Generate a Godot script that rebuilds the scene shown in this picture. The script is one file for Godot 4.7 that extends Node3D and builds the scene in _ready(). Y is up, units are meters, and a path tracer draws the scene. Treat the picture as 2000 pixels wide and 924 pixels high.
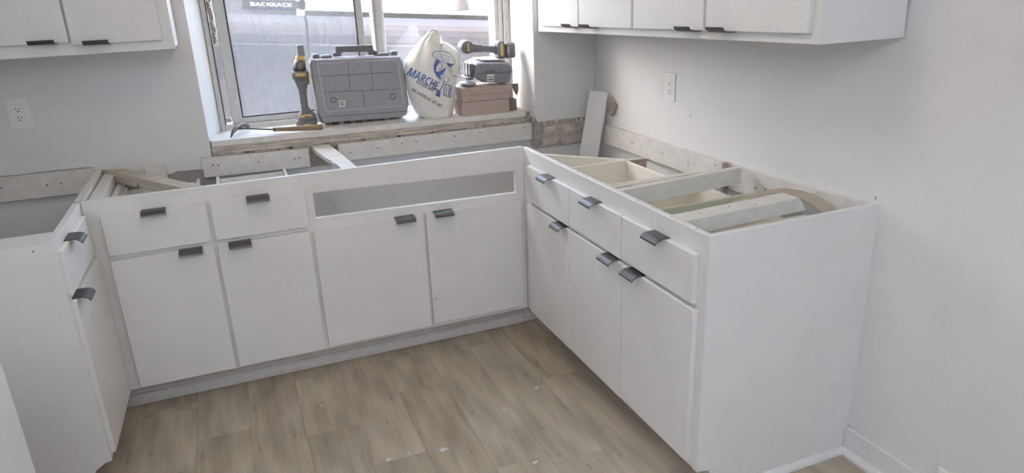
extends Node3D
# A small kitchen in the middle of a refit: white base cabinets without a worktop, tools on the window sill.
# x runs along the window wall, z from the window wall into the room, y up; the face frame of the long run lies on z = 0.

var rng := RandomNumberGenerator.new()
var M := {}
var used := {}

# ---------------------------------------------------------------- names and tags
func numbered(called: String) -> String:
	if not used.has(called):
		used[called] = 0
		return called
	used[called] += 1
	return "%s_%03d" % [called, used[called]]

func tag(o: Node, label: String, category: String, group := "") -> Node:
	o.set_meta("label", label)
	o.set_meta("category", category)
	if group != "":
		o.set_meta("group", group)
	return o

func thing(called: String, label: String, category: String, at := Vector3.ZERO, turn := Basis(), group := "") -> Node3D:
	var o := Node3D.new()
	o.name = numbered(called)
	add_child(o, true)
	o.transform = Transform3D(turn, at)
	tag(o, label, category, group)
	return o

func obj(called: String, st: SurfaceTool, m: Material, parent: Node = self) -> MeshInstance3D:
	var o := MeshInstance3D.new()
	st.generate_normals()
	o.mesh = st.commit()
	o.material_override = m
	o.cast_shadow = GeometryInstance3D.SHADOW_CASTING_SETTING_ON
	o.name = numbered(called) if parent == self else called
	parent.add_child(o, true)
	return o

func struct(called: String, st: SurfaceTool, m: Material) -> MeshInstance3D:
	var o := obj(called, st, m)
	o.set_meta("kind", "structure")
	return o

# ---------------------------------------------------------------- shapes
func nb(smooth := false) -> SurfaceTool:
	var st := SurfaceTool.new()
	st.begin(Mesh.PRIMITIVE_TRIANGLES)
	st.set_smooth_group(0 if smooth else -1)
	return st

func tri(st: SurfaceTool, a: Vector3, b: Vector3, c: Vector3) -> void:
	st.add_vertex(a)
	st.add_vertex(b)
	st.add_vertex(c)

# a triangle of a convex body round «mid», turned to face outwards (front faces run clockwise)
func out_tri(st: SurfaceTool, a: Vector3, b: Vector3, c: Vector3, mid: Vector3) -> void:
	if (b - a).cross(c - a).dot((a + b + c) / 3.0 - mid) > 0.0:
		tri(st, a, c, b)
	else:
		tri(st, a, b, c)

func out_quad(st: SurfaceTool, a: Vector3, b: Vector3, c: Vector3, d: Vector3, mid: Vector3) -> void:
	out_tri(st, a, b, c, mid)
	out_tri(st, a, c, d, mid)

# chamfered box from lo to hi, moved by xf
func box(st: SurfaceTool, lo: Vector3, hi: Vector3, bevel := 0.0015, xf := Transform3D()) -> void:
	var mid := xf * ((lo + hi) * 0.5)
	var h := (hi - lo) * 0.5
	var c := (lo + hi) * 0.5
	bevel = minf(bevel, minf(h.x, minf(h.y, h.z)) * 0.6)
	var p := func(axis: int, s: Vector3) -> Vector3:
		var e := h - Vector3.ONE * bevel
		e[axis] = h[axis]
		return xf * (c + Vector3(s.x * e.x, s.y * e.y, s.z * e.z))
	for a in 3:
		var b := (a + 1) % 3
		var d := (a + 2) % 3
		for s in [-1.0, 1.0]:
			var q: Array[Vector3] = []
			for k in [[-1.0, -1.0], [1.0, -1.0], [1.0, 1.0], [-1.0, 1.0]]:
				var v := Vector3.ZERO
				v[a] = s
				v[b] = k[0]
				v[d] = k[1]
				q.append(p.call(a, v))
			out_quad(st, q[0], q[1], q[2], q[3], mid)
			for s2 in [-1.0, 1.0]:
				var v0 := Vector3.ZERO
				v0[b] = s
				v0[d] = s2
				v0[a] = -1.0
				var v1 := v0
				v1[a] = 1.0
				out_quad(st, p.call(b, v0), p.call(b, v1), p.call(d, v1), p.call(d, v0), mid)
	for sx in [-1.0, 1.0]:
		for sy in [-1.0, 1.0]:
			for sz in [-1.0, 1.0]:
				var s3 := Vector3(sx, sy, sz)
				out_tri(st, p.call(0, s3), p.call(1, s3), p.call(2, s3), mid)

# body with eight given corners: four below, the four above them
func hexa(st: SurfaceTool, p: Array) -> void:
	var mid := Vector3.ZERO
	for v in p:
		mid += v / 8.0
	out_quad(st, p[0], p[1], p[2], p[3], mid)
	out_quad(st, p[4], p[5], p[6], p[7], mid)
	for i in 4:
		var j := (i + 1) % 4
		out_quad(st, p[i], p[j], p[j + 4], p[i + 4], mid)

# bar from a to b, w wide (across, level), h high, top face centre line on a-b
func plank_bar(st: SurfaceTool, a: Vector3, b: Vector3, w: float, h: float, bevel := 0.0015) -> void:
	var x := (b - a).normalized()
	var z := x.cross(Vector3.UP).normalized()
	var y := z.cross(x).normalized()
	box(st, Vector3(0, -h, -w * 0.5), Vector3(a.distance_to(b), 0, w * 0.5), bevel, Transform3D(Basis(x, y, z), a))

# outline in the xy plane of xf, pulled from z0 to z1
func prism(st: SurfaceTool, poly: PackedVector2Array, z0: float, z1: float, xf := Transform3D()) -> void:
	if Geometry2D.is_polygon_clockwise(poly):
		poly = poly.duplicate()
		poly.reverse()
	var n := poly.size()
	var t := Geometry2D.triangulate_polygon(poly)
	var flip := xf.basis.determinant() < 0.0
	var lo := minf(z0, z1)
	var hi := maxf(z0, z1)
	var P := func(i: int, z: float) -> Vector3:
		return xf * Vector3(poly[i].x, poly[i].y, z)
	for k in range(0, t.size(), 3):
		var i0 := t[k]
		var i1 := t[k + 1]
		var i2 := t[k + 2]
		var ccw := (poly[i1] - poly[i0]).cross(poly[i2] - poly[i0]) > 0.0
		if ccw == flip:
			tri(st, P.call(i0, hi), P.call(i1, hi), P.call(i2, hi))
			tri(st, P.call(i0, lo), P.call(i2, lo), P.call(i1, lo))
		else:
			tri(st, P.call(i0, hi), P.call(i2, hi), P.call(i1, hi))
			tri(st, P.call(i0, lo), P.call(i1, lo), P.call(i2, lo))
	for i in n:
		var j := (i + 1) % n
		if flip:
			tri(st, P.call(i, lo), P.call(j, lo), P.call(j, hi))
			tri(st, P.call(i, lo), P.call(j, hi), P.call(i, hi))
		else:
			tri(st, P.call(i, lo), P.call(j, hi), P.call(j, lo))
			tri(st, P.call(i, lo), P.call(i, hi), P.call(j, hi))

# skin over rings of equal size; closed rings, flat caps
func loft(st: SurfaceTool, rings: Array, caps := true) -> void:
	var n: int = rings[0].size()
	for k in rings.size() - 1:
		var a: PackedVector3Array = rings[k]
		var b: PackedVector3Array = rings[k + 1]
		var m := Vector3.ZERO
		for i in n:
			m += (a[i] + b[i]) / (2.0 * n)
		for i in n:
			var j := (i + 1) % n
			out_tri(st, a[i], a[j], b[j], m)
			out_tri(st, a[i], b[j], b[i], m)
	if caps:
		var inner := Vector3.ZERO
		for r in rings:
			for v in r:
				inner += v / float(n * rings.size())
		for r in [rings[0], rings[rings.size() - 1]]:
			var m := Vector3.ZERO
			for v in r:
				m += v / n
			for i in n:
				out_tri(st, m, r[i], r[(i + 1) % n], inner)

func ring(c: Vector3, u: Vector3, v: Vector3, n := 20, power := 1.0) -> PackedVector3Array:
	var r := PackedVector3Array()
	for i in n:
		var t := TAU * i / n
		var cs := cos(t)
		var sn := sin(t)
		r.append(c + u * signf(cs) * pow(absf(cs), power) + v * signf(sn) * pow(absf(sn), power))
	return r

# turned body: profile of (radius, height) round the y axis of xf
func lathe(st: SurfaceTool, profile: Array, n := 20, xf := Transform3D()) -> void:
	var rings := []
	for p in profile:
		rings.append(ring(xf * Vector3(0, p.y, 0), xf.basis.x * p.x, xf.basis.z * p.x, n))
	loft(st, rings)

func tube(st: SurfaceTool, pts: Array, rad: Array, n := 10, flat := 1.0) -> void:
	var rings := []
	for i in pts.size():
		var d: Vector3 = (pts[mini(i + 1, pts.size() - 1)] - pts[maxi(i - 1, 0)]).normalized()
		var u := d.cross(Vector3.UP if absf(d.y) < 0.9 else Vector3.RIGHT).normalized()
		var v := u.cross(d).normalized()
		var r: float = rad[i] if i < rad.size() else rad[rad.size() - 1]
		rings.append(ring(pts[i], u * r, v * r * flat, n))
	loft(st, rings)

func V(x: float, y: float, z: float) -> Vector3:
	return Vector3(x, y, z)

# flat triangles of a text, its height and start given; placed by «where» (a Callable from Vector2 to Vector3)
func lettering(st: SurfaceTool, text: String, height: float, bold: bool, where: Callable, split := 0, thick := 0.0) -> void:
	var f := SystemFont.new()
	f.font_names = PackedStringArray(["Droid Sans"])
	f.font_weight = 700 if bold else 400
	var t := TextMesh.new()
	t.text = text
	t.font = f
	t.font_size = 32
	t.pixel_size = height / 23.0
	t.depth = thick
	t.curve_step = 2.0
	t.horizontal_alignment = HORIZONTAL_ALIGNMENT_LEFT
	t.vertical_alignment = VERTICAL_ALIGNMENT_CENTER
	for s in t.get_surface_count():
		var a := t.surface_get_arrays(s)
		var v: PackedVector3Array = a[Mesh.ARRAY_VERTEX]
		var ix: PackedInt32Array = a[Mesh.ARRAY_INDEX] if a[Mesh.ARRAY_INDEX] != null else PackedInt32Array(range(v.size()))
		for k in range(0, ix.size(), 3):
			_piece(st, v[ix[k]], v[ix[k + 1]], v[ix[k + 2]], where, split)

func _piece(st: SurfaceTool, a: Vector3, b: Vector3, c: Vector3, where: Callable, split: int) -> void:
	if split > 0:
		var ab := (a + b) * 0.5
		var bc := (b + c) * 0.5
		var ca := (c + a) * 0.5
		_piece(st, a, ab, ca, where, split - 1)
		_piece(st, ab, b, bc, where, split - 1)
		_piece(st, ca, bc, c, where, split - 1)
		_piece(st, ab, bc, ca, where, split - 1)
	else:
		tri(st, where.call(a), where.call(b), where.call(c))

# ---------------------------------------------------------------- materials
func noise_tex(freq: float, lo: Color, hi: Color, size := 256, octaves := 4, bump := 0.0, sd := 1) -> NoiseTexture2D:
	var n := FastNoiseLite.new()
	n.seed = sd
	n.frequency = freq
	n.fractal_octaves = octaves
	var t := NoiseTexture2D.new()
	t.width = size
	t.height = size
	t.seamless = true
	t.noise = n
	if bump > 0.0:
		t.as_normal_map = true
		t.bump_strength = bump
	else:
		var g := Gradient.new()
		g.set_color(0, lo)
		g.set_color(1, hi)
		t.color_ramp = g
	return t

func mat(c: Color, rough := 0.6, metal := 0.0) -> StandardMaterial3D:
	var m := StandardMaterial3D.new()
	m.albedo_color = c
	m.roughness = rough
	m.metallic = metal
	return m

# colour varied by a texture laid on from three sides; scale in repeats per metre
func mottled(c: Color, rough: float, tex: Texture2D, scale: float, normal: Texture2D = null, strength := 0.3) -> StandardMaterial3D:
	var m := mat(c, rough)
	m.albedo_texture = tex
	m.uv1_triplanar = true
	m.uv1_scale = Vector3.ONE * scale
	if normal:
		m.normal_enabled = true
		m.normal_texture = normal
		m.normal_scale = strength
	return m

func make_materials() -> void:
	var soft := noise_tex(0.012, Color(0.986, 0.986, 0.986), Color(1, 1, 1), 256, 4, 0.0, 3)
	var worn := noise_tex(0.03, Color(0.94, 0.935, 0.925), Color(1, 1, 1), 256, 5, 0.0, 4)
	var brushed := noise_tex(0.05, Color.BLACK, Color.WHITE, 256, 3, 1.2, 5)
	var rubble := noise_tex(0.035, Color(0.68, 0.66, 0.64), Color(1, 1, 1), 256, 5, 0.0, 6)
	var rubble_n := noise_tex(0.04, Color.BLACK, Color.WHITE, 256, 4, 2.5, 7)
	M.wall = mottled(Color(0.925, 0.925, 0.925), 0.55, soft, 0.9, brushed, 0.12)
	M.cabinet = mottled(Color(0.935, 0.937, 0.94), 0.38, soft, 1.3, brushed, 0.06)
	M.painted = mottled(Color(0.93, 0.925, 0.91), 0.5, worn, 2.0, brushed, 0.15)
	M.melamine = mottled(Color(0.93, 0.91, 0.87), 0.4, soft, 1.0)
	M.greenish = mottled(Color(0.84, 0.85, 0.76), 0.5, soft, 1.5)
	M.pine = grain_mat(Color(0.89, 0.85, 0.77), 0.7)
	M.raw = grain_mat(Color(0.74, 0.68, 0.63), 0.8)
	M.plain_grey = mottled(Color(0.66, 0.65, 0.64), 0.9, soft, 1.0)
	M.old_wood = mottled(Color(0.90, 0.87, 0.82), 0.85, rubble, 1.0, rubble_n, 0.4)
	M.old_wood.uv1_scale = Vector3(0.7, 9.0, 2.0)
	M.mortar = mottled(Color(0.80, 0.775, 0.75), 0.95, rubble, 4.0, rubble_n, 1.0)
	M.brick = mottled(Color(0.91, 0.885, 0.86), 0.95, rubble, 1.6, rubble_n, 0.4)
	M.vinyl = mottled(Color(0.86, 0.86, 0.85), 0.4, worn, 3.0)
	M.gasket = mat(Color(0.16, 0.17, 0.2), 0.6)
	M.kick = mottled(Color(0.84, 0.83, 0.82), 0.6, worn, 2.0)
	M.handle = mat(Color(0.345, 0.34, 0.345), 0.42, 0.45)
	M.hole = mat(Color(0.34, 0.31, 0.29), 0.9)
	M.plate = mat(Color(0.95, 0.95, 0.94), 0.3)
	M.slot = mat(Color(0.12, 0.12, 0.12), 0.6)
	M.nail = mat(Color(0.5, 0.45, 0.4), 0.4, 0.8)
	M.black_plastic = mottled(Color(0.44, 0.445, 0.465), 0.55, worn, 4.0, brushed, 0.3)  # black plastic greyed: window glare haze is put into its colour
	M.hazed_plastic = mottled(Color(0.64, 0.645, 0.665), 0.6, worn, 4.0, brushed, 0.3)  # lighter grey still, the milky window glare painted into the colour
	M.pale_rim = mat(Color(0.74, 0.745, 0.76), 0.6)  # paler grey than the lid, for its raised rim
	M.yellow = mat(Color(0.82, 0.70, 0.42), 0.5)
	M.sticker = mat(Color(0.9, 0.9, 0.88), 0.5)
	M.ink = mat(Color(0.12, 0.12, 0.14), 0.7)
	M.steel = mat(Color(0.42, 0.41, 0.41), 0.4, 0.9)
	M.rust = mottled(Color(0.45, 0.42, 0.40), 0.55, worn, 8.0)
	M.rust.metallic = 0.6
	M.hickory = grain_mat(Color(0.70, 0.60, 0.49), 0.6)
	M.card = mottled(Color(0.735, 0.67, 0.635), 0.85, worn, 3.0)
	M.card_dark = mat(Color(0.50, 0.45, 0.43), 0.9)
	M.bag = mottled(Color(0.97, 0.96, 0.94), 0.5, soft, 3.0)
	M.bag.backlight = Color(0.12, 0.118, 0.112)
	M.print = mat(Color(0.33, 0.42, 0.66), 0.6)
	M.print_dark = mat(Color(0.36, 0.38, 0.45), 0.6)
	M.paper = mat(Color(0.88, 0.86, 0.84), 0.7)
	M.banding = mottled(Color(0.70, 0.655, 0.595), 0.7, soft, 3.0)
	M.glass = mat(Color(1, 1, 1, 0.04), 0.03)
	M.glass.transparency = BaseMaterial3D.TRANSPARENCY_ALPHA
	M.clear = mat(Color(0.97, 0.98, 1.0, 0.75), 0.3)
	M.clear.transparency = BaseMaterial3D.TRANSPARENCY_ALPHA
	M.ceiling = mat(Color(0.93, 0.93, 0.92), 0.8)
	M.truck = mat(Color(0.105, 0.102, 0.130), 0.3)
	M.truck.metallic_specular = 0.2
	M.truck.clearcoat_enabled = true
	M.truck.clearcoat = 0.6
	M.truck.clearcoat_roughness = 0.06
	M.trim_black = mat(Color(0.06, 0.06, 0.065), 0.6)
	M.trim_black.metallic_specular = 0.2
	M.tyre = mat(Color(0.06, 0.06, 0.06), 0.9)
	M.car_glass = mat(Color(0.03, 0.035, 0.045), 0.05)
	M.car_glass.metallic_specular = 0.2
	M.ground = mottled(Color(0.80, 0.79, 0.76), 0.95, worn, 0.5)
	M.dark_slab = mat(Color(0.27, 0.27, 0.28), 0.95)
	M.case_plastic = mottled(Color(0.54, 0.55, 0.58), 0.55, worn, 4.0, brushed, 0.3)  # black case, its colour greyed to carry the window glare
	M.bark = mottled(Color(0.10, 0.095, 0.12), 0.95, rubble, 1.5, rubble_n, 1.0)
	M.leaf = mat(Color(0.12, 0.16, 0.09), 0.7)
	M.siding = mat(Color(0.7, 0.68, 0.64), 0.8)

func grain_mat(c: Color, rough: float) -> StandardMaterial3D:
	var n := FastNoiseLite.new()
	n.seed = 11
	n.frequency = 0.02
	n.fractal_octaves = 4
	var im := Image.create(128, 128, false, Image.FORMAT_RGB8)
	for y in 128:
		for x in 128:
			var v := 0.86 + 0.14 * n.get_noise_2d(x * 0.35, y * 6.0)
			im.set_pixel(x, y, Color(v, v, v))
	var m := mat(c, rough)
	m.albedo_texture = ImageTexture.create_from_image(im)
	m.uv1_triplanar = true
	m.uv1_scale = Vector3.ONE * 3.0
	return m

func plank_mat(sd: int, c: Color) -> StandardMaterial3D:
	var n := FastNoiseLite.new()
	n.seed = sd
	n.frequency = 0.01
	n.fractal_octaves = 4
	var w := FastNoiseLite.new()
	w.seed = sd + 40
	w.frequency = 0.006
	w.fractal_octaves = 2
	var im := Image.create(192, 1024, false, Image.FORMAT_RGB8)
	var knots := []
	var r := RandomNumberGenerator.new()
	r.seed = sd
	for k in 4:
		knots.append(Vector3(r.randf_range(20, 170), r.randf_range(40, 980), r.randf_range(0.4, 1.0)))
	for y in 1024:
		for x in 192:
			var bend := 14.0 * w.get_noise_2d(x * 0.35, y * 0.30)
			var v := 0.0
			v += 0.026 * n.get_noise_2d((x + bend) * 7.0, y * 0.30)
			v += 0.040 * n.get_noise_2d((x + bend) * 2.2 + 300.0, y * 0.25)
			v += 0.004 * sin((x + bend * 2.2) * 0.42 + 3.0 * w.get_noise_2d(x * 0.3, y * 0.8 + 500.0))
			v += 0.07 * w.get_noise_2d(x * 1.2 + 900.0, y * 0.5)
			for k in knots:
				var dx: float = (x - k.x) / 5.0
				var dy: float = (y - k.y) / 14.0
				var d := dx * dx + dy * dy
				if d < 9.0:
					v -= 0.11 * k.z * exp(-d)
			var warm := 0.012 * w.get_noise_2d(x * 2.0 + 70.0, y * 0.7)
			im.set_pixel(x, y, Color(c.r + v + warm, c.g + v, c.b + v * 0.92 - warm))
	var m := mat(Color.WHITE, 0.55)
	m.albedo_texture = ImageTexture.create_from_image(im)
	m.metallic_specular = 0.3
	return m

func dirty_glass_mat() -> StandardMaterial3D:
	var n := FastNoiseLite.new()
	n.seed = 21
	n.frequency = 0.012
	n.fractal_octaves = 5
	var r := RandomNumberGenerator.new()
	r.seed = 8
	var s := 640
	var a := PackedFloat32Array()
	a.resize(s * s)
	for y in s:
		for x in s:
			var v := 0.47 + 0.08 * n.get_noise_2d(x, y) + 0.08 * n.get_noise_2d(x * 5.0, y * 0.4) + 0.05 * n.get_noise_2d(x * 9.0 + 90.0, y * 9.0)
			a[y * s + x] = v
	for k in 46:   # runs left by dried rain
		var x := r.randf_range(10, s - 10)
		var y := r.randf_range(0, s * 0.8)
		var drift := r.randf_range(-0.04, 0.04)
		var strength := r.randf_range(0.03, 0.13)
		for step in int(r.randf_range(60, 330)):
			y += 1.0
			x += drift + r.randf_range(-0.12, 0.12)
			if y >= s - 1 or x < 1 or x >= s - 2:
				break
			a[int(y) * s + int(x)] += strength
			a[int(y) * s + int(x) + 1] += strength * 0.5
	for k in 1300:  # spatters
		var x := int(r.randf_range(3, s - 4))
		var y := int(clampf(r.randfn(0.5, 0.22) * s, 3, s - 4))
		var strength := r.randf_range(0.12, 0.6)
		var q := r.randi_range(0, 2)
		for dy in range(-q, q + 1):
			for dx in range(-q, q + 1):
				if dx * dx + dy * dy <= q * q and r.randf() < 0.8:
					a[(y + dy) * s + x + dx] += strength / (1.0 + q * 0.5)
	var im := Image.create(s, s, false, Image.FORMAT_RGBA8)
	for y in s:
		for x in s:
			im.set_pixel(x, y, Color(0.80, 0.84, 0.89, clampf(a[y * s + x], 0.0, 0.97)))
	var m := mat(Color.WHITE, 0.6)
	m.albedo_texture = ImageTexture.create_from_image(im)
	m.transparency = BaseMaterial3D.TRANSPARENCY_ALPHA
	m.backlight = Color(0.42, 0.44, 0.47)
	return m

# ---------------------------------------------------------------- cabinets
const OUT_BACK := Basis(Vector3(1, 0, 0), Vector3(0, 1, 0), Vector3(0, 0, 1))      # fronts that face +z
const OUT_RIGHT := Basis(Vector3(0, 0, 1), Vector3(0, 1, 0), Vector3(-1, 0, 0))    # fronts that face -x
const OUT_LEFT := Basis(Vector3(0, 0, -1), Vector3(0, 1, 0), Vector3(1, 0, 0))     # fronts that face +x

func handle_mesh(length: float) -> SurfaceTool:
	var st := nb()
	var poly := PackedVector2Array([Vector2(-0.016, 0.003), Vector2(0.010, 0.003), Vector2(0.021, 0.0015), Vector2(0.030, -0.003), Vector2(0.035, -0.0085), Vector2(0.037, -0.014), Vector2(0.0347, -0.0143), Vector2(0.0325, -0.0095), Vector2(0.0282, -0.0048), Vector2(0.0202, -0.001), Vector2(0.010, 0.0004), Vector2(-0.016, 0.0004)])
	prism(st, poly, 0.0, length, Transform3D(Basis(Vector3(0, 0, 1), Vector3(0, 1, 0), Vector3(1, 0, 0)), Vector3.ZERO))
	return st

func handle(parent: Node3D, at: Vector3, turn: Basis, length := 0.083) -> void:
	var h := obj("handle", handle_mesh(length), M.handle, parent)
	h.transform = Transform3D(turn, at)

# slab front from lo to hi in the cabinet's axes
func slab(parent: Node3D, called: String, lo: Vector3, hi: Vector3) -> MeshInstance3D:
	var st := nb()
	box(st, lo, hi, 0.0018)
	return obj(called, st, M.cabinet, parent)

func holes(parent: Node3D, pts: Array, normal: Vector3, r := 0.0032) -> void:
	r = minf(r, 0.0035)
	var st := nb()
	for p in pts:
		var u := normal.cross(Vector3.UP if absf(normal.y) < 0.9 else Vector3.RIGHT).normalized()
		var v := u.cross(normal).normalized()
		loft(st, [ring(p - normal * 0.001, u * r, v * r, 8), ring(p + normal * 0.0006, u * r * 0.8, v * r * 0.8, 8)])
	obj("screw_holes", st, M.hole, parent).set_meta("kind", "stuff")

func back_run() -> void:
	var c := thing("base_cabinet", "long white base cabinet under the window with open sink slot, two drawers and four doors", "cabinet")
	var st := nb()
	# top rail, with the slanting head of the sink opening, then the rail under it
	box(st, V(-1.698, 0.800, -0.021), V(-0.945, 0.876, 0.0))
	var top := PackedVector2Array([Vector2(-0.945, 0.876), Vector2(-0.55, 0.8765), Vector2(-0.3, 0.8772), Vector2(0.0, 0.877), Vector2(0.0, 0.776), Vector2(-0.038, 0.777), Vector2(-0.902, 0.797), Vector2(-0.945, 0.797)])
	prism(st, top, -0.021, 0.0)
	var low := PackedVector2Array([Vector2(-0.945, 0.691), Vector2(-0.904, 0.691), Vector2(-0.042, 0.675), Vector2(0.0, 0.675), Vector2(0.0, 0.635), Vector2(-0.945, 0.635)])
	prism(st, low, -0.021, 0.0)
	box(st, V(-1.64, 0.640, -0.021), V(-0.945, 0.690, 0.0))
	box(st, V(-1.698, 0.108, -0.021), V(0.0, 0.150, 0.0))
	for s in [[-1.698, -1.630, 0.108, 0.81], [-1.312, -1.264, 0.108, 0.81], [-0.945, -0.903, 0.108, 0.80], [-0.495, -0.436, 0.108, 0.66], [-0.040, 0.0, 0.108, 0.80]]:
		box(st, V(s[0], s[2], -0.0208), V(s[1], s[3], -0.0001))
	obj("face_frame", st, M.cabinet, c)
	st = nb()
	box(st, V(-1.698, 0.110, -0.54), V(-0.001, 0.125, -0.022))
	obj("bottom_panel", st, M.melamine, c)
	for x in [-1.300, -0.932]:
		st = nb()
		box(st, V(x, 0.125, -0.53), V(x + 0.016, 0.66, -0.022))
		obj("partition", st, M.melamine, c)
	# side rail that runs back to the wall beside the left cabinet, with two posts below its edge
	st = nb()
	box(st, V(-1.720, 0.800, -0.545), V(-1.690, 0.876, -0.022))
	obj("side_rail", st, M.painted, c)
	st = nb()
	box(st, V(-1.684, 0.700, -0.50), V(-1.640, 0.866, -0.030), 0.002)
	obj("side_rail", st, M.painted, c)
	st = nb()
	box(st, V(-1.634, 0.690, -0.46), V(-1.612, 0.830, -0.030), 0.002)
	obj("drawer_runner", st, M.painted, c)
	st = nb()
	box(st, V(-1.78, 0.0, -0.10), V(-0.001, 0.108, -0.085))
	obj("toe_kick", st, M.kick, c)
	st = nb()
	prism(st, PackedVector2Array([Vector2(-0.085, 0.002), Vector2(-0.066, 0.002), Vector2(-0.066, 0.018), Vector2(-0.071, 0.034), Vector2(-0.078, 0.042), Vector2(-0.085, 0.044)]), -1.78, -0.001, Transform3D(Basis(Vector3(0, 0, 1), Vector3(0, 1, 0), Vector3(1, 0, 0)), Vector3.ZERO))
	obj("shoe_moulding", st, M.kick, c)
	# drawers, each with the box behind its front
	for d in [[-1.645, -1.294, -1.512], [-1.281, -0.934, -1.150]]:
		var dr := slab(c, "drawer", V(d[0], 0.666, 0.0), V(d[1], 0.817, 0.018))
		handle(dr, V(d[2], 0.817, 0.018), OUT_BACK)
		st = nb()
		var x0: float = d[0] + 0.024
		var x1: float = d[1] - 0.030
		box(st, V(x0, 0.700, -0.49), V(x0 + 0.013, 0.800, -0.022))
		box(st, V(x1 - 0.013, 0.700, -0.49), V(x1, 0.800, -0.022))
		box(st, V(x0 + 0.013, 0.700, -0.475), V(x1 - 0.013, 0.790, -0.463))
		box(st, V(x0 + 0.013, 0.704, -0.463), V(x1 - 0.013, 0.710, -0.022))
		obj("drawer_box", st, M.painted, dr)
	for d in [[-1.647, -1.294, -1.416, 0.118], [-1.281, -0.936, -1.241, 0.120], [-0.922, -0.471, -0.592, 0.125], [-0.460, -0.022, -0.426, 0.131]]:
		var dd := slab(c, "door", V(d[0], d[3], 0.0), V(d[1], 0.646, 0.018))
		handle(dd, V(d[2], 0.646, 0.018), OUT_BACK)
	st = nb(true)
	lathe(st, [Vector2(0.009, 0.0), Vector2(0.008, 0.004), Vector2(0.003, 0.006)], 14, Transform3D(Basis(Vector3.RIGHT, PI / 2), V(-0.4475, 0.255, 0.018)))
	obj("door_bumper", st, M.clear, c)
	# raw pine brace nailed across the left corner
	st = nb()
	prism(st, pts2([-1.700, -0.535, -1.598, -0.489, -1.297, -0.0215, -1.367, -0.0215]), -0.8775, -0.836, Transform3D(Basis(Vector3(1, 0, 0), Vector3(0, 0, 1), Vector3(0, -1, 0)), Vector3.ZERO))
	var br := obj("corner_brace", st, M.pine, c)
	br.set_meta("label", "raw pine brace with a knot")
	st = nb(true)
	lathe(st, [Vector2(0.001, 0.0), Vector2(0.009, 0.0006), Vector2(0.001, 0.0012)], 12, Transform3D(Basis(V(0.57, 0, 0.83), V(0.82, 0, -0.57), V(0, -1, 0)), V(-1.534, 0.856, -0.232)))
	obj("knot", st, M.raw, br)

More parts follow.
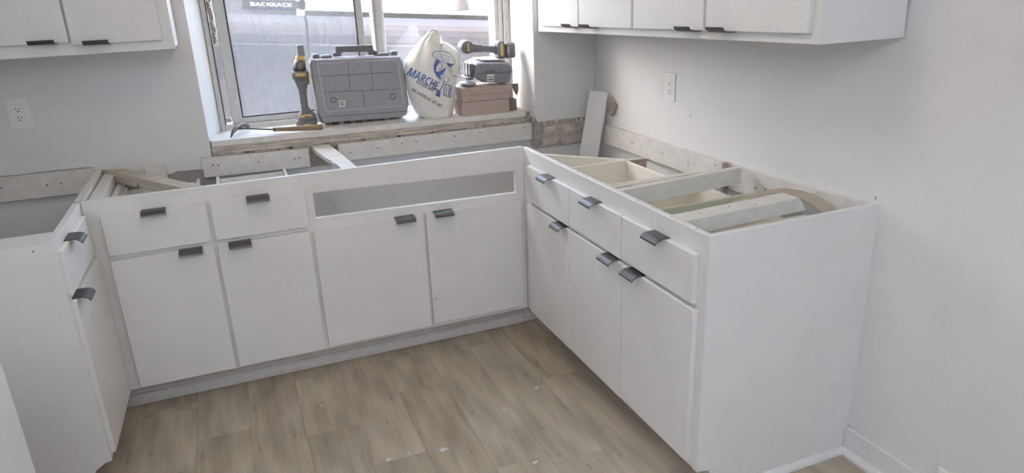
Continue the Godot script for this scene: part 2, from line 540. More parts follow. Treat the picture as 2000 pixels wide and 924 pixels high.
func right_run() -> void:
	var c := thing("base_cabinet", "open-topped white base cabinet along the right wall, three drawers over three doors", "cabinet")
	var st := nb()
	box(st, V(0.0, 0.800, -0.005), V(0.021, 0.876, 1.299))
	box(st, V(0.0, 0.635, 0.0), V(0.0208, 0.690, 1.299))
	box(st, V(0.0, 0.108, 0.0), V(0.0208, 0.150, 1.299))
	for s in [[0.0, 0.09], [0.462, 0.505], [0.855, 0.905], [1.255, 1.2989]]:
		box(st, V(0.0001, 0.108, s[0]), V(0.0206, 0.81, s[1]))
	obj("face_frame", st, M.cabinet, c)
	st = nb()
	prism(st, PackedVector2Array([Vector2(0.0, 0.876), Vector2(0.6118, 0.878), Vector2(0.6118, 0.0), Vector2(0.060, 0.0), Vector2(0.060, 0.07), Vector2(0.045, 0.1), Vector2(0.0, 0.108)]), 1.299, 1.3166)
	obj("end_panel", st, M.cabinet, c)
	st = nb()
	box(st, V(0.022, 0.110, 0.0), V(0.60, 0.125, 1.299))
	obj("bottom_panel", st, M.melamine, c)
	st = nb()
	box(st, V(0.085, 0.0, -0.09), V(0.100, 0.108, 1.299))
	box(st, V(0.0, 0.0, -0.10), V(0.100, 0.107, -0.085))
	box(st, V(0.0, 0.0, -0.086), V(0.086, 0.040, -0.068), 0.004)
	obj("toe_kick", st, M.kick, c)
	var n := 0
	for d in [[0.080, 0.482, 0.256, 0.656], [0.487, 0.873, 0.635, 0.658], [0.877, 1.276, 1.050, 0.660]]:
		var dr := slab(c, "drawer", V(-0.018, d[3], d[0]), V(0.0, 0.813, d[1]))
		handle(dr, V(-0.018, 0.813, d[2]), OUT_RIGHT)
		st = nb()
		var z0: float = d[0] + [0.075, 0.088, 0.03][n]
		var z1: float = d[1] - [0.008, 0.044, 0.04][n]
		var back: float = [0.43, 0.47, 0.46][n]
		box(st, V(0.022, 0.690, z0), V(back + (0.09 if n == 0 else 0.0), 0.800, z0 + 0.013))
		box(st, V(back - 0.012, 0.690, z0 + 0.013), V(back, 0.796, z1))
		box(st, V(0.022, 0.696, z0 + 0.013), V(back - 0.012, 0.702, z1))
		obj("drawer_box", st, M.melamine, dr)
		st = nb()
		box(st, V(0.022, 0.690, z1), V(back + [0.09, 0.10, 0.0][n], 0.800, z1 + 0.013))
		obj("drawer_side", st, M.greenish if n == 1 else M.melamine, dr)
		if n == 0:
			st = nb()
			box(st, V(back + 0.002, 0.700, z0 + 0.0135), V(back + 0.09, 0.795, z0 + 0.018))
			obj("raw_patch", st, M.raw, dr)
		n += 1
	for d in [[0.072, 0.482, 0.375, 0.125], [0.486, 0.880, 0.770, 0.127], [0.885, 1.285, 0.925, 0.130]]:
		var dd := slab(c, "door", V(-0.018, d[3], d[0]), V(0.0, 0.646, d[1]))
		handle(dd, V(-0.018, 0.646, d[2]), OUT_RIGHT)
	# braces and stretchers between the front rail and the wall
	st = nb()
	plank_bar(st, V(0.125, 0.800, -0.165), V(0.420, 0.800, 0.150), 0.018, 0.050)
	obj("corner_brace", st, M.melamine, c)
	st = nb()
	plank_bar(st, V(0.022, 0.876, 0.793), V(0.560, 0.876, 0.738), 0.026, 0.062)
	obj("stretcher", st, M.painted, c)
	st = nb()
	plank_bar(st, V(0.022, 0.812, 0.553), V(0.570, 0.806, 0.508), 0.014, 0.060)
	obj("runner", st, M.melamine, c)
	st = nb()
	var a := V(0.022, 0.876, 1.140)
	var b := V(0.465, 0.876, 1.114)
	var q := V(0.002, 0.0, 0.035)
	hexa(st, [a - q - V(0, 0.045, 0), a + q - V(0, 0.045, 0), b + q + V(0.03, -0.045, 0), b - q + V(0.03, -0.045, 0), a - q, a + q, b + q - V(0.005, 0, 0), b - q - V(0.005, 0, 0)])
	var str2 := obj("stretcher", st, M.painted, c)
	holes(str2, [V(0.10, 0.876, 1.135), V(0.22, 0.876, 1.118), V(0.30, 0.876, 1.140)], Vector3.UP, 0.003)
	st = nb()
	box(st, V(0.022, 0.742, 1.160), V(0.480, 0.822, 1.176))
	obj("stretcher", st, M.painted, c)
	st = nb()
	for z in [0.15, 0.36, 0.46, 0.505, 0.58, 0.72, 0.93, 1.02, 1.12, 1.24]:
		lathe(st, [Vector2(0.0028, 0.0), Vector2(0.0024, 0.001)], 8, Transform3D(Basis(), V(0.011, 0.8758, z)))
	obj("nail_heads", st, M.nail, c).set_meta("kind", "stuff")
	st = nb()
	prism(st, PackedVector2Array([Vector2(1.3166, 0.0), Vector2(1.333, 0.0), Vector2(1.332, 0.008), Vector2(1.327, 0.016), Vector2(1.3166, 0.021)]), 0.06, 0.600, Transform3D(Basis(Vector3(0, 0, 1), Vector3(0, 1, 0), Vector3(1, 0, 0)), Vector3.ZERO))
	obj("quarter_round", st, M.cabinet, c)

func left_run() -> void:
	var c := thing("base_cabinet", "white base cabinet at the left with one drawer over one door", "cabinet", V(-1.698, 0, 0), Basis(Vector3.UP, -0.003))
	var st := nb()
	box(st, V(-0.022, 0.800, 0.001), V(0.0, 0.876, 0.452))
	box(st, V(-0.0219, 0.108, 0.0), V(-0.0001, 0.150, 0.452))
	box(st, V(-0.0218, 0.660, 0.0), V(-0.0002, 0.710, 0.452))
	box(st, V(-0.0217, 0.108, 0.0), V(-0.0003, 0.81, 0.06))
	box(st, V(-0.0217, 0.108, 0.435), V(-0.0003, 0.81, 0.4525))
	obj("face_frame", st, M.cabinet, c)
	st = nb()
	prism(st, PackedVector2Array([Vector2(0.0, 0.874), Vector2(-0.61, 0.872), Vector2(-0.61, 0.0), Vector2(-0.075, 0.0), Vector2(-0.070, 0.05), Vector2(-0.050, 0.085), Vector2(-0.02, 0.104), Vector2(0.0, 0.108)]), 0.452, 0.470)
	var ep := obj("end_panel", st, M.cabinet, c)
	holes(ep, [V(-0.055, 0.858, 0.470)], Vector3(0, 0, 1), 0.003)
	st = nb()
	box(st, V(-0.60, 0.852, 0.335), V(-0.022, 0.873, 0.452))
	obj("stretcher", st, M.cabinet, c)
	st = nb()
	box(st, V(-0.60, 0.110, 0.0), V(-0.022, 0.125, 0.452))
	obj("bottom_panel", st, M.plain_grey, c)
	st = nb()
	box(st, V(-0.100, 0.0, 0.0), V(-0.085, 0.108, 0.452))
	obj("toe_kick", st, M.kick, c)
	var dr := slab(c, "drawer", V(0.002, 0.697, 0.062), V(0.020, 0.841, 0.450))
	handle(dr, V(0.020, 0.841, 0.350), OUT_LEFT)
	dr.rotation.y = -0.017
	var dd := slab(c, "door", V(0.002, 0.124, 0.030), V(0.020, 0.676, 0.448))
	handle(dd, V(0.020, 0.676, 0.430), OUT_LEFT)
	dd.rotation.y = -0.014

func near_run() -> void:
	var c := thing("base_cabinet", "white cabinet front whose edge shows in the lower left corner of the photo", "cabinet", V(-1.700, 0, 1.120))
	var st := nb()
	box(st, V(-0.60, 0.0, 0.0), V(0.0, 0.876, 0.70), 0.004)
	obj("body", st, M.cabinet, c)

func left_uppers() -> void:
	var c := thing("wall_cabinet", "white wall cabinet at the upper left beside the window", "cabinet", V(-1.309, 1.361, -0.55))
	var st := nb()
	box(st, V(-1.00, 0.004, 0.002), V(-0.001, 0.80, 0.281), 0.001)
	obj("body", st, M.cabinet, c)
	st = nb()
	box(st, V(-1.00, 0.0, 0.281), V(0.0, 0.05, 0.300))
	box(st, V(-0.045, 0.0, 0.2809), V(0.0, 0.80, 0.2999))
	box(st, V(-0.360, 0.0, 0.2809), V(-0.320, 0.80, 0.2995))
	box(st, V(-0.700, 0.0, 0.2809), V(-0.640, 0.80, 0.2995))
	obj("face_frame", st, M.cabinet, c)
	for d in [[-0.335, -0.037, 0.036, -0.214], [-0.640, -0.343, 0.046, -0.383], [-0.99, -0.66, 0.046, -0.70]]:
		var dd := slab(c, "door", V(d[0], d[2], 0.300), V(d[1], 0.79, 0.318))
		handle(dd, V(d[3], d[2], 0.318), Basis(Vector3(-1, 0, 0), Vector3(0, -1, 0), Vector3(0, 0, 1)))

func right_uppers() -> void:
	# the run hangs a little out of level: it drops towards the window
	var c := thing("wall_cabinet", "long white wall cabinet with four doors on the right wall above the sockets", "cabinet", V(0.300, 1.363, 1.3256), Basis(Vector3.RIGHT, -0.0222))
	var st := nb()
	box(st, V(0.020, 0.004, -1.805), V(0.300, 0.78, -0.001), 0.001)
	obj("body", st, M.cabinet, c)
	st = nb()
	box(st, V(0.0, 0.0, -1.81), V(0.020, 0.05, 0.0))
	for s in [[-1.81, -1.74], [-1.37, -1.31], [-0.93, -0.87], [-0.49, -0.44], [-0.06, 0.0]]:
		box(st, V(0.0001, 0.0, s[0]), V(0.0198, 0.78, s[1]))
	obj("face_frame", st, M.cabinet, c)
	st = nb()
	box(st, V(-0.0006, -0.0004, -0.016), V(0.304, 0.78, 0.0008), 0.0008)
	obj("end_panel", st, M.cabinet, c)
	for d in [[-1.754, -1.347, -1.44], [-1.335, -0.911, -1.27], [-0.896, -0.472, -0.58], [-0.458, -0.022, -0.41]]:
		var dd := slab(c, "door", V(-0.018, 0.028, d[0]), V(0.0, 0.77, d[1]))
		handle(dd, V(-0.018, 0.028, d[2] + 0.085), Basis(Vector3(0, 0, -1), Vector3(0, -1, 0), Vector3(-1, 0, 0)), 0.085)

# ---------------------------------------------------------------- the room
func rough_patch(st: SurfaceTool, o: Vector3, u: Vector3, v: Vector3, nu: int, nv: int, amp: float, sd: int) -> void:
	# a broken surface: a grid with its points pushed in and out
	var n := FastNoiseLite.new()
	n.seed = sd
	n.frequency = 9.0
	n.fractal_octaves = 4
	var out := u.cross(v).normalized()
	var P := func(i: int, j: int) -> Vector3:
		var p := o + u * (float(i) / nu) + v * (float(j) / nv)
		return p + out * amp * n.get_noise_3d(p.x * 3.0, p.y * 3.0, p.z * 3.0) * (0.4 if i == 0 or j == 0 or i == nu or j == nv else 1.6)
	for i in nu:
		for j in nv:
			var a: Vector3 = P.call(i, j)
			var b: Vector3 = P.call(i + 1, j)
			var c: Vector3 = P.call(i + 1, j + 1)
			var d: Vector3 = P.call(i, j + 1)
			tri(st, a, c, b)
			tri(st, a, d, c)

func brick(st: SurfaceTool, lo: Vector3, hi: Vector3, sd: int) -> void:
	# rough block, its corners and faces uneven
	var r := RandomNumberGenerator.new()
	r.seed = sd
	var n := 8
	var front := []
	for j in 5:
		var row := []
		for i in n + 1:
			var e := 0.0015 if i > 0 and i < n and j > 0 and j < 4 else -0.003
			row.append(V(lerpf(lo.x, hi.x, float(i) / n), lerpf(lo.y, hi.y, j / 4.0) + r.randf_range(-0.002, 0.002), hi.z + e + r.randf_range(-0.0018, 0.0018)))
		front.append(row)
	for j in 4:
		for i in n:
			tri(st, front[j][i], front[j + 1][i + 1], front[j][i + 1])
			tri(st, front[j][i], front[j + 1][i], front[j + 1][i + 1])
	var mid := (lo + hi) * 0.5
	for i in n:
		for j in [0, 4]:
			var a: Vector3 = front[j][i]
			var b: Vector3 = front[j][i + 1]
			out_quad(st, a, b, V(b.x, b.y, lo.z), V(a.x, a.y, lo.z), mid)
	for j in 4:
		for i in [0, n]:
			var a: Vector3 = front[j][i]
			var b: Vector3 = front[j + 1][i]
			out_quad(st, a, b, V(b.x, b.y, lo.z), V(a.x, a.y, lo.z), mid)

func jagged(x0: float, x1: float, y: float, amp: float, steps: int, sd: int) -> Array:
	var r := RandomNumberGenerator.new()
	r.seed = sd
	var pts := []
	for i in steps + 1:
		pts.append(Vector2(lerpf(x0, x1, float(i) / steps), y + r.randf_range(-amp, amp)))
	return pts

func build_room() -> void:
	# floor: planks along z, each its own part, on a screed
	var st := nb()
	box(st, V(-2.55, -0.15, -1.0), V(0.80, -0.006, 5.15), 0.0)
	var fl := struct("floor", st, M.plain_grey)
	var tones := [Color(0.672, 0.632, 0.572), Color(0.652, 0.617, 0.562), Color(0.692, 0.650, 0.588), Color(0.662, 0.618, 0.552), Color(0.680, 0.642, 0.584)]
	var mats := []
	for k in 5:
		mats.append(plank_mat(101 + k * 7, tones[k]))
	var meshes := {}
	rng.seed = 5
	for k in 17:
		var x0 := -2.41 + 0.19 * k
		var z: float = -0.60 + [0.90, 0.35, 1.05, 0.10, 0.65][k % 5] - 1.22
		if k == 9:
			z = 0.295 - 1.22
		while z < 5.0:
			var a := maxf(z, -0.60)
			var b := minf(z + 1.22, 5.0)
			if b - a > 0.02:
				var v0 := rng.randi_range(0, 3) * 0.25
				var key := "%d %.3f" % [int(v0 * 4), b - a]
				if not meshes.has(key):
					meshes[key] = plank_mesh(b - a, v0)
				var o := MeshInstance3D.new()
				o.mesh = meshes[key]
				o.material_override = mats[rng.randi_range(0, 4)]
				o.name = "plank"
				fl.add_child(o, true)
				o.position = V(x0, 0.0, a)
			z += 1.22
	# the wall with the window: pieces round the opening
	st = nb()
	box(st, V(-2.48, -0.1, -0.95), V(-1.262, 2.6, -0.560), 0.0)
	box(st, V(-1.262, -0.1, -0.95), V(0.285, 0.905, -0.572), 0.0)
	box(st, V(-1.262, 2.04, -0.95), V(0.285, 2.6, -0.560), 0.0)
	box(st, V(0.285, -0.1, -0.95), V(0.762, 2.6, -0.500), 0.0)
	hexa(st, [V(-1.262, 0.90, -0.80), V(-1.262, 0.90, -0.556), V(-1.2605, 0.90, -0.556), V(-1.208, 0.90, -0.80), V(-1.262, 2.06, -0.80), V(-1.262, 2.06, -0.556), V(-1.2605, 2.06, -0.556), V(-1.208, 2.06, -0.80)])
	var wb := struct("wall_back", st, M.wall)
	# plaster skins with torn lower edges
	st = nb()
	var poly := PackedVector2Array([Vector2(-2.33, 2.44), Vector2(-2.33, 0.893)])
	for p in jagged(-2.30, -1.73, 0.893, 0.003, 9, 1):
		poly.append(p)
	for p in jagged(-1.72, -1.285, 0.826, 0.006, 14, 2):
		poly.append(p)
	for p in [Vector2(-1.28, 0.872), Vector2(-1.268, 0.905), Vector2(-1.2605, 0.91), Vector2(-1.2605, 2.44)]:
		poly.append(p)
	prism(st, poly, -0.562, -0.550)
	obj("plaster", st, M.wall, wb)
	st = nb()
	box(st, V(-1.715, 0.55, -0.5615), V(-1.262, 0.84, -0.5585), 0.0)
	obj("grey_patch", st, M.plain_grey, wb)  # plain grey panel below the torn plaster edge
	st = nb()
	poly = PackedVector2Array([Vector2(0.61, 2.44), Vector2(0.61, 0.852)])
	for p in jagged(0.595, 0.36, 0.858, 0.0045, 10, 3):
		poly.append(p)
	for p in [Vector2(0.335, 0.862), Vector2(0.315, 0.872), Vector2(0.300, 0.868), Vector2(0.2815, 0.879), Vector2(0.2815, 2.44)]:
		poly.append(p)
	prism(st, poly, -0.502, -0.490)
	box(st, V(0.277, 0.90, -0.81), V(0.2855, 2.44, -0.4925), 0.001)
	obj("plaster", st, M.wall, wb)
	# bared masonry beside and below the window
	st = nb()
	rough_patch(st, V(0.284, 0.745, -0.488), V(0.30, 0, 0), V(0, 0.135, 0), 60, 26, 0.006, 31)
	rough_patch(st, V(0.283, 0.745, -0.575), V(0, 0, 0.090), V(0, 0.150, 0), 18, 26, 0.010, 32)
	rough_patch(st, V(-0.870, 0.775, -0.560), V(0.180, 0, 0), V(0, 0.09, 0), 40, 20, 0.010, 34)
	rough_patch(st, V(-1.262, 0.850, -0.562), V(1.545, 0, 0), V(0, 0.075, 0), 240, 14, 0.012, 33)
	obj("mortar", st, M.mortar, wb)
	var spots := [[0.318, 0.802, 0.585, 0.858], [0.314, 0.754, 0.445, 0.798], [0.449, 0.752, 0.585, 0.796]]
	for k in 3:
		var s: Array = spots[k]
		st = nb()
		brick(st, V(s[0], s[1], -0.498), V(s[2], s[3], -0.4835), 60 + k)
		obj("brick", st, M.brick, wb)
	rng.seed = 77
	for k in 9:
		var x := -1.25 + 0.168 * k
		st = nb()
		brick(st, V(x, 0.852 + rng.randf_range(-0.004, 0.004), -0.575), V(x + rng.randf_range(0.12, 0.155), 0.885, -0.553 + rng.randf_range(-0.004, 0.004)), 80 + k)
		obj("brick", st, M.mortar, wb)
	# the other walls, ceiling
	st = nb()
	box(st, V(0.612, -0.1, -0.95), V(0.762, 2.6, 5.15), 0.0)
	var wr := struct("wall_right", st, M.wall)
	for m in [[1.003, 0.352], [0.893, 1.300]]:
		st = nb()
		box(st, V(0.6112, m[0] - 0.006, m[1]), V(0.6122, m[0] + 0.006, m[1] + 0.0016), 0.0)
		obj("nick", st, M.hole, wr)
	st = nb()
	box(st, V(-2.48, -0.1, -0.95), V(-2.33, 2.6, 5.15), 0.0)
	struct("wall_left", st, M.wall)
	st = nb()
	box(st, V(-2.48, -0.1, 5.0), V(0.762, 2.6, 5.15), 0.0)
	struct("wall_front", st, M.wall)
	st = nb()
	box(st, V(-2.48, 2.44, -0.95), V(0.762, 2.62, 5.15), 0.0)
	struct("ceiling", st, M.ceiling)
	# unseen storey and side wings, added to shade the truck outside
	st = nb()
	box(st, V(-9.0, 2.62, -0.95), V(7.0, 5.7, 5.15), 0.0)
	box(st, V(-9.0, -0.6, -0.95), V(-2.48, 2.62, 5.15), 0.0)
	box(st, V(0.762, -0.6, -0.95), V(7.0, 2.62, 5.15), 0.0)
	struct("trim_3", st, M.siding)
	# baseboard with its shoe, beyond the end of the right cabinet
	st = nb()
	box(st, V(0.599, 0.0, 1.3175), V(0.612, 0.100, 4.99), 0.002)
	prism(st, PackedVector2Array([Vector2(0.599, 0.0), Vector2(0.583, 0.0), Vector2(0.584, 0.009), Vector2(0.590, 0.017), Vector2(0.599, 0.022)]), 1.318, 4.99)
	struct("baseboard_right", st, M.cabinet)
	# sill board and the old peeling wood under it
	st = nb()
	var sl := 0.9437
	var sr := 0.9310
	hexa(st, [V(-1.254, sl - 0.024, -0.80), V(-1.254, sl - 0.024, -0.548), V(0.249, sr - 0.026, -0.548), V(0.278, sr - 0.026, -0.80), V(-1.254, sl, -0.80), V(-1.254, sl, -0.550), V(0.249, sr, -0.550), V(0.278, sr, -0.80)])
	struct("trim_1", st, M.painted)
	st = nb()
	rough_patch(st, V(-1.256, 0.884, -0.553), V(1.502, -0.0095, 0), V(0, 0.0365, 0.002), 300, 8, 0.0025, 41)
	hexa(st, [V(-1.256, 0.886, -0.60), V(-1.256, 0.886, -0.556), V(0.246, 0.876, -0.556), V(0.246, 0.876, -0.60), V(-1.256, 0.9195, -0.60), V(-1.256, 0.9195, -0.556), V(0.246, 0.905, -0.556), V(0.246, 0.905, -0.60)])
	struct("trim_2", st, M.old_wood)

func plank_mesh(length: float, v0: float) -> ArrayMesh:
	var st := nb()
	var w := 0.1897
	var e := 0.0006
	var g := length - 0.0008
	var P := [V(0, -e, 0), V(w, -e, 0), V(w, -e, g), V(0, -e, g), V(e, 0, e), V(w - e, 0, e), V(w - e, 0, g - e), V(e, 0, g - e), V(0, -0.006, 0), V(w, -0.006, 0), V(w, -0.006, g), V(0, -0.006, g)]
	for f in [[4, 5, 6, 7], [0, 1, 5, 4], [1, 2, 6, 5], [2, 3, 7, 6], [3, 0, 4, 7], [8, 9, 1, 0], [9, 10, 2, 1], [10, 11, 3, 2], [11, 8, 0, 3]]:
		for t in [[0, 1, 2], [0, 2, 3]]:
			for i in t:
				var p: Vector3 = P[f[i]]
				st.set_uv(Vector2(p.x / w, v0 + p.z / 1.22))
				st.add_vertex(p)
	st.generate_normals()
	return st.commit()

func build_window() -> void:
	var w := Node3D.new()
	w.name = "window_1"
	add_child(w, true)
	w.set_meta("kind", "structure")
	var st := nb()
	var top := 2.04
	box(st, V(-1.232, 0.935, -0.90), V(-1.184, top, -0.800), 0.003)          # left jamb
	box(st, V(-1.206, 0.935, -0.799), V(-1.190, top, -0.793), 0.002)
	box(st, V(0.196, 0.925, -0.90), V(0.216, top, -0.806), 0.002)            # right jamb, stepped
	box(st, V(0.216, 0.925, -0.90), V(0.240, top, -0.800), 0.003)
	box(st, V(0.242, 0.925, -0.90), V(0.277, top, -0.792), 0.003)
	hexa(st, [V(-1.232, 0.92, -0.90), V(-1.232, 0.92, -0.800), V(0.277, 0.91, -0.800), V(0.277, 0.91, -0.90), V(-1.232, 0.968, -0.90), V(-1.232, 0.968, -0.800), V(0.277, 0.954, -0.800), V(0.277, 0.954, -0.90)])
	hexa(st, [V(-1.19, 0.93, -0.80), V(-1.19, 0.93, -0.793), V(0.25, 0.92, -0.793), V(0.25, 0.92, -0.80), V(-1.19, 0.955, -0.80), V(-1.19, 0.955, -0.794), V(0.25, 0.941, -0.794), V(0.25, 0.941, -0.80)])
	box(st, V(-1.232, 2.0, -0.90), V(0.277, top, -0.800), 0.003)
	obj("window_frame", st, M.vinyl, w)
	st = nb()
	box(st, V(-0.436, 0.955, -0.885), V(-0.383, 2.0, -0.802), 0.003)
	box(st, V(-0.425, 0.955, -0.803), V(-0.394, 2.0, -0.797), 0.002)
	obj("mullion", st, M.vinyl, w)
	# sliding sash, pushed a little open
	st = nb()
	box(st, V(-1.152, 0.968, -0.848), V(-1.104, 2.0, -0.820), 0.003)
	box(st, V(-0.516, 0.963, -0.848), V(-0.482, 2.0, -0.820), 0.003)
	hexa(st, [V(-1.104, 0.968, -0.848), V(-1.104, 0.968, -0.822), V(-0.516, 0.964, -0.822), V(-0.516, 0.964, -0.848), V(-1.104, 0.998, -0.848), V(-1.104, 0.998, -0.822), V(-0.516, 0.992, -0.822), V(-0.516, 0.992, -0.848)])
	box(st, V(-1.104, 1.96, -0.848), V(-0.516, 2.0, -0.822), 0.003)
	var sash := obj("sash", st, M.vinyl, w)
	st = nb()
	box(st, V(-1.1045, 0.996, -0.838), V(-1.0995, 1.96, -0.8195), 0.0005)
	box(st, V(-1.104, 0.993, -0.838), V(-0.516, 0.9985, -0.8205), 0.0005)
	box(st, V(-0.5205, 0.996, -0.838), V(-0.5165, 1.96, -0.8195), 0.0005)
	box(st, V(-1.1845, 0.968, -0.858), V(-1.1805, 2.0, -0.8005), 0.0005)
	obj("gasket", st, M.gasket, sash)
	st = nb()
	box(st, V(-0.500, 1.20, -0.820), V(-0.490, 1.245, -0.812), 0.002)
	obj("latch", st, M.vinyl, sash)
	st = nb()
	var a := V(-1.101, 0.997, -0.832)
	var b := V(-0.518, 0.997, -0.832)
	var hgt := V(0, 0.966, 0)
	var uvs := [Vector2(0, 1), Vector2(1, 1), Vector2(1, 0), Vector2(0, 0)]
	var ps := [a, b, b + hgt, a + hgt]
	for k in [0, 1, 2, 0, 2, 3]:
		st.set_uv(Vector2(uvs[k].x, 1.0 - (1.0 - uvs[k].y) * 1.0))
		st.add_vertex(ps[k])
	obj("pane", st, dirty_glass_mat(), sash)
	# fixed outer pane behind, seen clear on the right and through the slit on the left
	st = nb()
	box(st, V(-1.184, 0.960, -0.872), V(0.200, 2.0, -0.869), 0.0)
	obj("pane", st, M.glass, w)
	# rag of old caulk and dirt in the slit
	st = nb()
	rough_patch(st, V(-1.181, 0.970, -0.858), V(0.030, 0, 0), V(0, 0.018, 0), 10, 6, 0.010, 51)
	rough_patch(st, V(-1.176, 1.33, -0.858), V(0.020, 0, 0), V(-0.004, 0.22, 0), 8, 50, 0.012, 52)
	obj("old_caulk", st, M.old_wood, w)

# ---------------------------------------------------------------- sockets, boards, lamp
func outlet(label: String, at: Vector3, turn: Basis) -> void:
	var o := thing("electrical_outlet", label, "outlet", at, turn)
	var st := nb()
	box(st, V(-0.038, -0.061, 0.0), V(0.038, 0.061, 0.005), 0.0025)
	obj("cover_plate", st, M.plate, o)
	st = nb()
	box(st, V(-0.0165, -0.034, 0.003), V(0.0165, 0.034, 0.0072), 0.001)
	var face := obj("receptacle", st, M.plate, o)
	st = nb()
	for s in [-0.017, 0.017]:
		box(st, V(-0.0075, s - 0.002, 0.0065), V(-0.0055, s + 0.007, 0.0076), 0.0)
		box(st, V(0.0055, s - 0.002, 0.0065), V(0.0075, s + 0.006, 0.0076), 0.0)
		lathe(st, [Vector2(0.0028, 0.0), Vector2(0.0028, 0.0011)], 10, Transform3D(Basis(Vector3.RIGHT, PI / 2), V(0.0, s - 0.0085, 0.0065)))
	obj("slots", st, M.slot, face).set_meta("kind", "stuff")
	st = nb()
	for s in [-0.048, 0.048]:
		st = nb()
		lathe(st, [Vector2(0.003, 0.0), Vector2(0.0028, 0.001)], 10, Transform3D(Basis(Vector3.RIGHT, PI / 2), V(0.0, s, 0.0048)))
		obj("screw", st, M.plate, o)

func board(label: String, corners: Array, m: Material, category := "board", called := "board") -> MeshInstance3D:
	var st := nb()
	hexa(st, corners)
	var o := obj(called, st, m)
	tag(o, label, category)
	return o

# upright board on a wall facing +z: four front corners (left/right, bottom/top) given as x, y
func wall_board(label: String, xl: float, xr: float, bl: float, br: float, tl: float, tr: float, zf: float, th: float) -> MeshInstance3D:
	return board(label, [V(xl, bl, zf - th), V(xl, bl, zf), V(xr, br, zf), V(xr, br, zf - th), V(xl, tl, zf - th), V(xl, tl, zf - 0.001), V(xr, tr, zf - 0.001), V(xr, tr, zf - th)], M.painted)

